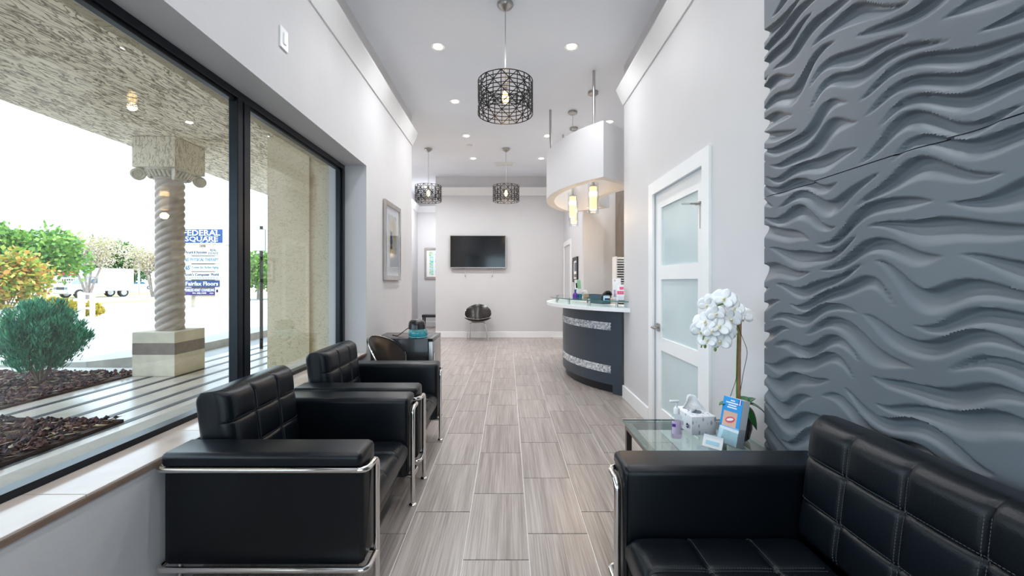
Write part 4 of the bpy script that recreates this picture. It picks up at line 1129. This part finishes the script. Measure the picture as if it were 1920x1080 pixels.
RB(-.29, .29, -.285, .285, 2.79, 3.198, .008, 2).build('cap_block', M_cap, co)
# ---- planting beds
def bed(name, x0, x1, y0, y1): return struct(B(x0, x1, y0, y1, -.12, .025).build(name, M_soil))
bed('floor_bed_near', -9.5, -3.46, -3, 3.87); bed('floor_bed_far', -9.5, -5.0, 3.87, 5.95)
M_lava = island('lava_rock', [(.075, .035, .04), (.05, .025, .035), (.11, .05, .05), (.035, .025, .03), (.15, .075, .065)], .85)
M_bark = island('bark_chip', [(.42, .30, .17), (.30, .19, .10), (.55, .43, .30), (.20, .12, .07)], .8)
def scatter(name, label, cat, mat, n, regions, size, flat, chip=False):
    mb = MB(); base = [(1, 0, 0), (-1, 0, 0), (0, 1, 0), (0, -1, 0), (0, 0, 1), (0, 0, -1)]
    fo = [(0, 2, 4), (2, 1, 4), (1, 3, 4), (3, 0, 4), (2, 0, 5), (1, 2, 5), (3, 1, 5), (0, 3, 5)]
    tot = sum(r[4] for r in regions)
    for (x0, x1, y0, y1, wgt) in regions:
        for _ in range(int(n * wgt / tot)):
            c = Vector((random.uniform(x0, x1), random.uniform(y0, y1), .025 + random.uniform(.0, .03)))
            s_ = size * random.uniform(.6, 1.4); q = Matrix.Rotation(random.uniform(0, 6.28), 3, 'Z') @ Matrix.Rotation(random.uniform(-.5, .5), 3, 'X')
            if chip: d = (s_ * 1.8, s_ * .35, s_ * .10)
            else: d = (s_ * random.uniform(.7, 1.2), s_ * random.uniform(.7, 1.1), s_ * flat)
            mb.add([c + q @ Vector((b[0] * d[0], b[1] * d[1], b[2] * d[2])) for b in base], fo)
    return tag(mb.build(name, mat, None, None, False), label, cat, kind='stuff')
regs = [(-6.6, -3.48, 1.5, 3.85, 3.0), (-9, -5.02, 3.9, 5.9, 2.2), (-9, -6.6, 2, 3.9, 1)]
scatter('lava_rocks', 'dark red lava rocks covering the planting beds outside', 'rocks', M_lava, 9000, regs, .026, .8)
scatter('bark_chips', 'pale brown bark chips strewn between the lava rocks', 'bark', M_bark, 4200, regs, .026, .5, True)
# ---- kerbs
kp = [(-6.1, 30), (-6.0, 9), (-5.95, 7.0), (-6.35, 6.5), (-7.5, 6.25), (-9.5, 6.2)]
def ribbon(name, pts, wd, z0, z1, mat):
    L_ = []; R_ = []
    for i, p in enumerate(pts):
        a = Vector(pts[max(i - 1, 0)]); b_ = Vector(pts[min(i + 1, len(pts) - 1)]); d = (b_ - a).normalized(); n_ = Vector((-d.y, d.x)) * wd / 2
        L_.append(tuple(Vector(p) + n_)); R_.append(tuple(Vector(p) - n_))
    return MB().prism(L_ + R_[::-1], z0, z1).build(name, mat)
struct(ribbon('trim_10', kp, .16, -.1, .06, M_conc))
struct(ribbon('trim_11', [(-9.5, 5.98), (-6.6, 6.0), (-5.5, 5.98), (-5.0, 5.8)], .26, -.1, .035, M_conc))
# ---- foliage helpers
def blades(centers, dirs, n_each, L, wd, spread, jit):
    """many small pointed leaf blades; returns an MB"""
    V = []; F = []
    for c, d in zip(centers, dirs):
        for _ in range(n_each):
            p = Vector(c) + Vector((random.gauss(0, jit), random.gauss(0, jit), random.gauss(0, jit)))
            q = (Vector(d) + Vector((random.gauss(0, spread), random.gauss(0, spread), random.gauss(0, spread)))).normalized()
            s_ = q.orthogonal().normalized(); s_ = (Matrix.Rotation(random.uniform(0, 6.28), 3, q) @ s_) * wd * random.uniform(.6, 1.3)
            l = L * random.uniform(.6, 1.3); i = len(V)
            V += [p, p + q * l * .5 + s_, p + q * l, p + q * l * .5 - s_]; F.append((i, i + 1, i + 2, i + 3))
    mb = MB(); mb.v = [tuple(v_) for v_ in V]; mb.f = F; return mb
def shrub(loc, rad, hgt, n, label, mat, L=.09, wd=.007, name='juniper_bush', seed=1, stems=9):
    random.seed(seed)
    t = thing(name, label, 'bush', loc)
    C_ = []; Dd = []
    np_ = 26
    for k in range(np_):
        a = k * 2.4; rr = math.sqrt((k + .5) / np_)
        tip = Vector((rad * rr * .85 * math.cos(a), rad * rr * .85 * math.sin(a), hgt * (1.0 - .42 * rr * rr) * random.uniform(.86, 1.0)))
        for q in range(n // np_):
            u_ = .22 + .78 * math.sqrt(random.random())
            c = Vector((tip.x * (u_ ** .7), tip.y * (u_ ** .7), tip.z * u_ ** 1.1)); w_ = rad * .20 * math.sin(PI * min(1, 1.15 * (1 - u_) + .12)) 
            b_ = random.uniform(0, 6.28); e_ = w_ * math.sqrt(random.random())
            C_.append(c + Vector((e_ * math.cos(b_), e_ * math.sin(b_), 0))); Dd.append((tip.x * .5 + .5 * e_ * math.cos(b_), tip.y * .5 + .5 * e_ * math.sin(b_), hgt * .6))
    mb = blades(C_, Dd, 12, L, wd, .24, .016 * rad / .5)
    tag(mb.build('foliage', mat, t, None, False), kind='stuff')
    for k in range(stems):
        a = k * 2 * PI / stems
        MB().tube([(0, 0, -.04), (.25 * rad * math.cos(a), .25 * rad * math.sin(a), hgt * .25), (.6 * rad * math.cos(a), .6 * rad * math.sin(a), hgt * .6)], [.012, .009, .004], 5).build('stem', M_twig2, t)
    return t
M_twig2 = pm('bush_stem', (.22, .17, .13), .8, var=(20, .2))
M_jun = island('juniper_leaf', [(.025, .22, .14), (.04, .30, .18), (.06, .38, .20), (.02, .16, .12), (.12, .48, .24)], .6, transl=.2)
M_jun2 = island('cycad_leaf', [(.02, .12, .05), (.03, .16, .07), (.05, .22, .08)], .5, transl=.2)
shrub((-5.72, 5.25, .02), .50, 1.06, 1500, 'feathery blue green juniper bush in the mulch bed', M_jun, .085, .0065, seed=3)
shrub((-7.1, 5.0, .02), .45, .80, 800, 'dark green low bush at the outer edge of the mulch bed', M_jun, .09, .008, seed=5)
shrub((-4.6, 9.7, 0.0), .34, .40, 260, 'arching grassy tuft at the walkway edge behind the stucco pier', M_jun2, .28, .010, 'grass_tuft', 6, 5)
M_croton = island('croton_leaf', [(.42, .36, .05), (.25, .34, .05), (.50, .22, .05), (.18, .30, .06), (.60, .46, .12)], .5, transl=.3)
M_green = island('tree_leaf', [(.10, .26, .04), (.16, .34, .05), (.07, .18, .04), (.26, .42, .08)], .5, transl=.3)
M_bloom = island('pale_blossom', [(.60, .50, .42), (.48, .40, .30), (.40, .42, .18), (.70, .62, .56)], .7, transl=.3)
M_yellow = island('yellow_leaf', [(.62, .46, .03), (.50, .40, .04), (.40, .36, .05)], .5, transl=.3)
M_darkgreen = island('oak_leaf', [(.04, .12, .03), (.06, .17, .04), (.09, .22, .05)], .5, transl=.25)
M_bark2 = pm('tree_bark', (.30, .25, .22), .9, bump=(20, .5), var=(5, .25))
def tree(name, label, loc, h, rad, crown_h, n, mat, trunks=1, L=.22, wd=.09, seed=1, sparse=1.0, tr=.10, group=None):
    random.seed(seed)
    t = thing(name, label, 'tree', loc, 0, group)
    z0 = h - crown_h
    tips = []
    for k in range(trunks):
        a = k * 2 * PI / trunks + .5; s_ = rad * .45 if trunks > 1 else .0
        MB().tube([(0, 0, -.1), (s_ * .35 * math.cos(a), s_ * .35 * math.sin(a), z0 * .6), (s_ * math.cos(a), s_ * math.sin(a), z0 + crown_h * .35)], [tr, tr * .8, tr * .5], 7).build('trunk', M_bark2, t, 60)
        base = Vector((s_ * .8 * math.cos(a), s_ * .8 * math.sin(a), z0 + crown_h * .1))
        for q in range(5):
            b_ = random.uniform(0, 2 * PI); e_ = Vector((rad * .75 * math.cos(b_), rad * .75 * math.sin(b_), z0 + crown_h * random.uniform(.45, .85)))
            MB().tube([base, (base + e_) / 2 + Vector((0, 0, .1 * h)), e_], [tr * .45, tr * .3, tr * .12], 5).build('branch', M_bark2, t, 60); tips.append(e_)
    C_ = []; Dd = []
    lumps = [Vector((random.uniform(-.6, .6) * rad, random.uniform(-.6, .6) * rad, z0 + crown_h * random.uniform(.25, .8))) for _ in range(12)] + tips
    for _ in range(n):
        c = random.choice(lumps); d = Vector((random.gauss(0, 1), random.gauss(0, 1), random.gauss(0, .8))).normalized() * random.random() ** .4
        p = c + Vector((d.x * rad * .42, d.y * rad * .42, d.z * crown_h * .26)); C_.append(p); Dd.append(tuple(d))
    tag(blades(C_, Dd, 6, L, wd, .8, .12 * sparse).build('crown', mat, t, None, False), kind='stuff')
    return t
G = -.1
tree('croton_shrub', 'tall yellow and red leaved croton shrub beyond the lot', (-16.4, 13.6, G), 2.15, 1.15, 1.9, 1300, M_croton, 4, .17, .055, 11, 1, .04)
tree('shade_tree', 'broad bright green shade tree behind the croton shrub', (-24.6, 21.8, G), 4.1, 2.1, 2.6, 1600, M_green, 1, .26, .09, 12, 1.2, .13)
tree('blossom_tree', 'nearly bare multi-trunked blossom tree in front of the box truck', (-31.3, 32.0, G), 5.0, 2.1, 3.0, 800, M_bloom, 4, .16, .05, 13, 1.6, .10, 'pale blossom trees')
tree('blossom_tree', 'smaller pale blossom tree next to the twisted column', (-30.2, 36.5, G), 4.4, 1.7, 2.7, 700, M_bloom, 3, .17, .06, 14, 1.4, .09, 'pale blossom trees')
tree('oak_tree', 'dense dark green oak in front of the low house', (-49, 54.5, G), 5.6, 3.2, 4.2, 1500, M_darkgreen, 1, .4, .16, 15, 1.4, .25)
tree('oak_tree', 'dark green tree standing behind the white box truck', (-86, 88, G), 10.5, 6.0, 7.5, 1400, M_darkgreen, 1, .55, .22, 16, 1.6, .3)
tree('street_tree', 'light green street tree seen between mullion and stucco pier', (-18.6, 32, G), 3.4, 2.0, 2.7, 1300, M_green, 1, .24, .09, 17, 1.2, .11)
shrub((-17.3, 16.5, G), .7, .75, 420, 'yellow flowering shrub beside the white railing', M_yellow, .10, .03, 'yellow_shrub', 18, 4)
shrub((-14.9, 15.3, G), .42, .62, 260, 'small yellow shrub behind the white railing', M_yellow, .10, .03, 'yellow_shrub', 19, 4)
# ---- white railing
M_whitepaint = pm('white_paint', (.82, .82, .82), .5, var=(6, .03))
rl = thing('railing', 'white post and rail handrail beside the parking lot', 'railing', (-14.3, 14.6, G), R(-18))
for xx in (-.42, -.2, .22, .32): B(xx - .035, xx + .035, -.035, .035, 0, .98 - .05 * (xx > 0)).build('post', M_whitepaint, rl)
for zz in (.42, .90): B(-.42, .32, -.02, .02, zz, zz + .06).build('rail', M_whitepaint, rl)
RB(-.5, .75, -.25, .25, 0.0, .13, .02, 2).build('base_kerb', M_whitepaint, rl)
# ---- monument sign
SY = 22.7
sx_ = lambda u_: (u_ - 952) / 805 * SY
sz_ = lambda v_: 1.27 - (v_ - 527) / 805 * SY
SX0 = sx_(384)
sg = thing('monument_sign', 'tall shopping plaza sign with blue header and stacked tenant panels', 'sign', (SX0, SY, G))
def sb(u0, u1, v0, v1, y0, y1, name, mat, r=0.0):
    b_ = RB(sx_(u0) - SX0, sx_(u1) - SX0, y0, y1, sz_(v1) - G, sz_(v0) - G, r, 2) if r else B(sx_(u0) - SX0, sx_(u1) - SX0, y0, y1, sz_(v1) - G, sz_(v0) - G)
    return b_.build(name, mat, sg)
M_cream = pm('cream_plaster', (.62, .54, .42), .8, bump=(30, .2), var=(4, .1))
M_signblue = pm('sign_blue', (.001, .055, .24), .5, var=(6, .04)); M_signblue2 = pm('sign_deep_blue', (.001, .032, .15), .5, var=(6, .04))
M_signpurple = pm('sign_purple', (.03, .008, .14), .5, var=(6, .05)); M_ink = pm('ink_navy', (.008, .012, .05), .6, var=(6, .1)); M_inkcyan = pm('ink_cyan', (.01, .13, .26), .6, var=(6, .1))
M_signwhite = pm('sign_white', (.72, .72, .72), .5, var=(6, .02)); M_inkblack = pm('ink_black', (.02, .02, .02), .6, var=(6, .1)); M_inkgreen = pm('ink_teal', (.02, .14, .18), .6, var=(6, .1))
sb(346, 362, 457, 576, -.12, .3, 'post', M_cream); sb(406, 423, 457, 576, -.12, .3, 'post', M_cream)
sb(362, 406, 457, 466, -.11, .29, 'crossbeam', M_cream); sb(362, 406, 466, 556, .05, .2, 'back_board', M_cream)
sb(342, 426, 428, 458.5, -.2, .4, 'header_box', M_signwhite, .06)
sb(345, 422, 431, 456, -.215, -.198, 'header_face', M_signblue)
def tx(s, m, u0, u1, v0, v1, y_, bold=.0): return text_part(s, m, sg, (sx_(u0) + sx_(u1)) / 2 - SX0, y_, (sz_(v0) + sz_(v1)) / 2 - G, sx_(u1) - sx_(u0), sz_(v0) - sz_(v1), 'lettering', bold, .012)
def slab(txt, u0, u1, v0, v1, y_, m):
    """heavy lettering with slab serifs at the stem ends"""
    o = tx(txt, m, u0, u1, v0, v1, y_, .02)
    return o
slab('FEDERAL', 349, 418, 432, 442.5, -.222, M_signwhite); slab('SQUARE', 353, 414, 444, 455, -.222, M_signwhite)
for (us, v0, v1) in (((351, 361, 371, 380.5, 390.5, 409), 432, 442.5), ((383, 393.5, 402, 408), 444, 455)):
    for u_ in us:
        for vv in (v0 + .5, v1 - .5): sb(u_ - 2.2, u_ + 2.2, vv - .55, vv + .55, -.2215, -.2145, 'serif', M_signwhite)
tx('1978', M_inkblack, 378, 388, 460, 464, -.115)
def panel(v0, v1, mat, u0=350, u1=416): return sb(u0, u1, v0, v1, -.16, -.05, 'tenant_panel', mat)
panel(466, 479.5, M_signwhite); tx('Accardi & Associates', M_ink, 352, 392, 470.5, 475.5, -.165); tx('REAL', M_inkblack, 398, 410, 467, 471.5, -.165); tx('ESTATE', M_inkblack, 395, 413, 473, 477.5, -.165)
for k in range(9): sb(355 + 4 * k, 357.5 + 4 * k, 476.4, 477.2, -.163, -.159, 'small_print', M_ink)
panel(481, 494, M_signwhite); tx('65', M_inkcyan, 352, 358, 484, 490, -.165, .02); tx('+', M_inkcyan, 358, 360, 483, 485, -.165); tx('PHYSICAL THERAPY', M_inkcyan, 361, 413.5, 484, 490, -.165)
panel(496, 508.5, M_signwhite); tx('65', M_inkcyan, 352, 360, 498, 506, -.165, .03); tx('+', M_inkcyan, 360, 362.5, 497.5, 500, -.165); tx('Center for Active Aging', M_inkgreen, 364, 413.5, 499, 505, -.165)
panel(510, 524, M_signwhite); tx("Scott's Computer", M_ink, 351, 397, 512, 519, -.165, .015); tx('World', M_ink, 399, 414, 512, 517.5, -.165, .015)
for k in range(10): sb(358 + 5 * k, 362 + 5 * k, 520.6, 521.8, -.163, -.159, 'small_print', M_inkcyan)
tx('2', M_ink, 353.5, 356, 519.5, 522.5, -.165); tx('2', M_ink, 409.5, 412, 519.5, 522.5, -.165)
panel(526, 537.5, M_signblue2, 350, 414.5); tx('Fairfax Floors', M_signwhite, 352.5, 413, 528, 535.5, -.165, .02)
panel(540, 553, M_signpurple, 350, 407); panel(539, 553, M_signwhite, 407.2, 416)
tx('FEARLESS HEART COUNSELING', M_signwhite, 351, 406, 541, 546.5, -.165, .02); tx('941.302.7490', M_signwhite, 365, 391, 548, 551, -.165, .02); sb(397, 404, 549, 550.2, -.165, -.159, 'small_print', M_signwhite)
sb(409, 413, 543, 548, -.165, -.159, 'emblem', M_ink)
# ---- traffic sign back behind the pier
ps = thing('street_sign', 'grey back of a traffic sign on a thin post behind the stucco pier', 'sign', (-4.62, 8.05, 0))
MB().tube([(0, 0, 0), (0, 0, 2.3)], .03, 10).build('post', M_blackmetal, ps, 50)
RB(-.11, .11, -.055, -.035, 1.83, 2.24, .01, 1).build('sign_plate', M_steel, ps)
# ---- street lamp
sl = thing('street_lamp', 'thin grey street lamp with two angled arms beyond the trees', 'street lamp', (-37.8, 44, G))
MB().tube([(0, 0, 0), (0, 0, 6.3)], [.10, .06], 10).build('pole', M_steel, sl, 50)
for dz in (0, -.35): MB().tube([(0, 0, 6.2 + dz), (1.6, -.4, 7.0 + dz * .3)], .035, 8).build('arm', M_steel, sl, 50)
RB(1.45, 2.1, -.6, -.3, 6.95, 7.08, .04, 2).build('lamp_head', M_steel, sl)
# ---- box truck
M_truck = pm('truck_white', (.75, .75, .76), .35, var=(3, .02), coat=.3); M_tyre = pm('tyre', (.02, .02, .02), .8, var=(20, .2)); M_carglass = pm('car_glass', (.05, .13, .18), .1, var=(4, .1), coat=.5)
def wheel(parent, x, y, r, w, name='wheel'):
    o = MB().lathe([(0, -w / 2), (r * .94, -w / 2), (r, -w / 4), (r, w / 4), (r * .94, w / 2), (0, w / 2)], 0, 0, 22).xform(Matrix.Translation((x, y, r)) @ Matrix.Rotation(PI / 2, 4, 'X')).build(name, M_tyre, parent, 50)
    MB().lathe([(0, -w / 2 - .01), (r * .6, -w / 2 - .008), (r * .62, 0), (r * .6, w / 2 + .008), (0, w / 2 + .01)], 0, 0, 18).xform(Matrix.Translation((x, y, r)) @ Matrix.Rotation(PI / 2, 4, 'X')).build('hub', M_steel, o, 50)
bt = thing('box_truck', 'white box truck with cargo body over the cab parked across the street', 'truck', (-34.6, 36.0, G), R(255))
prof = [(0, .35), (0, .85), (.12, 1.0), (1.0, 1.12), (1.55, 1.62), (2.5, 1.66), (2.5, .35)]
def xz(profile, y0, y1): 
    n = len(profile); V = [(-x, y0, z) for x, z in profile] + [(-x, y1, z) for x, z in profile]
    return MB().add(V, [tuple(range(n)), tuple(range(2 * n - 1, n - 1, -1))] + [(i, (i + 1) % n, n + (i + 1) % n, n + i) for i in range(n)])
xz(prof, -.85, .85).xform(Matrix.Translation((2.3, 0, 0))).build('cab', M_truck, bt)
xz([(2.0, .55), (2.0, 1.7), (1.7, 1.75), (1.75, 2.45), (4.6, 2.45), (4.6, .55)], -.95, .95).xform(Matrix.Translation((2.3, 0, 0))).build('cargo_box', M_truck, bt)
for s_ in (-1, 1):
    xz([(1.28, 1.18), (1.62, 1.56), (1.95, 1.58), (1.95, 1.18)], s_ * .852 - .004, s_ * .852 + .004).xform(Matrix.Translation((2.3, 0, 0))).build('side_window', M_carglass, bt)
    MB().box(2.25, 2.31, s_ * .62 - .16, s_ * .62 + .16, .70, .88).build('headlight', M_carglass, bt)
    wheel(bt, 1.55, s_ * .78, .36, .24); wheel(bt, -1.55, s_ * .80, .38, .28)
MB().add([(1.27, -.72, 1.17), (1.27, .72, 1.17), (.80, .66, 1.595), (.80, -.66, 1.595), (1.29, -.72, 1.17), (1.29, .72, 1.17), (.82, .66, 1.60), (.82, -.66, 1.60)], [(0, 1, 2, 3), (4, 7, 6, 5), (0, 4, 5, 1), (1, 5, 6, 2), (2, 6, 7, 3), (3, 7, 4, 0)]).build('windscreen', M_carglass, bt)
MB().box(2.29, 2.32, -.42, .42, .68, .90).build('grille', M_blackmetal, bt); RB(2.2, 2.38, -.88, .88, .38, .56, .03, 2).build('bumper', M_steel, bt)
# ---- far parked car
pk = thing('parked_car', 'small blue white car parked before the low house', 'car', (-60.5, 70.5, G), R(40))
xz([(0, .3), (0, .75), (.9, .85), (1.4, 1.3), (2.8, 1.32), (3.5, .9), (4.1, .85), (4.1, .3)], -.8, .8).xform(Matrix.Translation((2.05, 0, 0))).build('body', M_truck, pk)
for s_ in (-1, 1):
    xz([(1.2, .9), (1.5, 1.22), (2.7, 1.24), (3.2, .9)], s_ * .802 - .004, s_ * .802 + .004).xform(Matrix.Translation((2.05, 0, 0))).build('side_window', M_carglass, pk)
    wheel(pk, 1.25, s_ * .72, .31, .2); wheel(pk, -1.25, s_ * .72, .31, .2)
# ---- low house, roadside shop, roadside pylon
M_housewall = pm('house_wall', (.66, .60, .52), .8, var=(4, .06)); M_roofbrown = pm('pale_shingle', (.50, .44, .38), .8, bump=(20, .3), var=(6, .12)); M_roofblue = pm('blue_metal_roof', (.05, .32, .62), .4, var=(6, .12))
ho = thing('low_house', 'low beige house with pale gable roof far across the street', 'house', (-66, 88, G), R(40))
B(-6, 6, -3, 3, 0, 1.9).build('wall', M_housewall, ho)
MB().add([(-6.5, -3.5, 1.9), (6.5, -3.5, 1.9), (6.5, 3.5, 1.9), (-6.5, 3.5, 1.9), (-6.5, 0, 2.9), (6.5, 0, 2.9)], [(0, 1, 5, 4), (2, 3, 4, 5), (0, 4, 3), (1, 2, 5), (0, 3, 2, 1)]).build('roof', M_roofbrown, ho)
for xx in (-4, -1.5, 1.2, 3.8):
    o = B(xx, xx + 1.2, -3.05, -2.99, .7, 1.5).build('window', M_whitepaint, ho); B(xx + .08, xx + 1.12, -3.07, -3.05, .78, 1.42).build('pane', M_carglass, o)
sp = thing('roadside_shop', 'white shop with steep blue roof and arched windows behind the red sign', 'building', (-60.5, 58.5, G), R(45))
B(-4.5, 4.5, -3, 3, 0, 2.7).build('wall', M_whitepaint, sp)
MB().add([(-5, -3.5, 2.6), (5, -3.5, 2.6), (5, 3.5, 2.6), (-5, 3.5, 2.6), (-2.6, 0, 6.0), (2.6, 0, 6.0)], [(0, 1, 5, 4), (2, 3, 4, 5), (0, 4, 3), (1, 2, 5), (0, 3, 2, 1)]).build('roof', M_roofblue, sp)
for xx in (-3.4, -.7, 2.0):
    pts = [(xx, .5), (xx + 1.4, .5)] + [(xx + .7 + .7 * math.cos(k * PI / 8), 1.5 + .7 * math.sin(k * PI / 8)) for k in range(9)]
    n = len(pts); V = [(p[0], -3.06, p[1]) for p in pts] + [(p[0], -2.98, p[1]) for p in pts]
    MB().add(V, [tuple(range(n)), tuple(range(2 * n - 1, n - 1, -1))] + [(i, (i + 1) % n, n + (i + 1) % n, n + i) for i in range(n)]).build('arched_window', M_carglass, sp)
M_signred = pm('sign_red', (.42, .01, .03), .5, var=(5, .1)); M_gold = pm('sign_gold', (.60, .36, .08), .5, var=(5, .2))
py = thing('roadside_sign', 'red roadside pylon sign above a white letter board', 'sign', (-45.8, 44.8, G), R(42))
B(-.12, .12, .05, .25, 0, 3.6).build('pole', M_steel, py); RB(-.95, .95, -.12, .22, 1.98, 3.62, .05, 2).build('sign_box', M_signred, py)
B(-.7, .75, -.14, -.12, 2.35, 2.80).build('sign_print', M_gold, py); MB().lathe([(0, 0), (.42, 0), (.42, .02), (0, .02)], 0, 0, 24).xform(Matrix.Translation((0, -.121, 3.05)) @ Matrix.Rotation(PI / 2, 4, 'X')).build('sign_print', M_gold, py)
RB(-1.05, 1.05, -.12, .2, .75, 1.75, .03, 1).build('letter_board', M_signwhite, py)
text_part('OPEN TUES SAT', M_inkblack, py, -.1, -.125, 1.22, 1.6, .20, 'lettering', .02, .01)
for k in range(6): B(-.5 + k * .17, -.38 + k * .17, -.126, -.12, 1.42, 1.58).build('letter', M_inkblack, py)
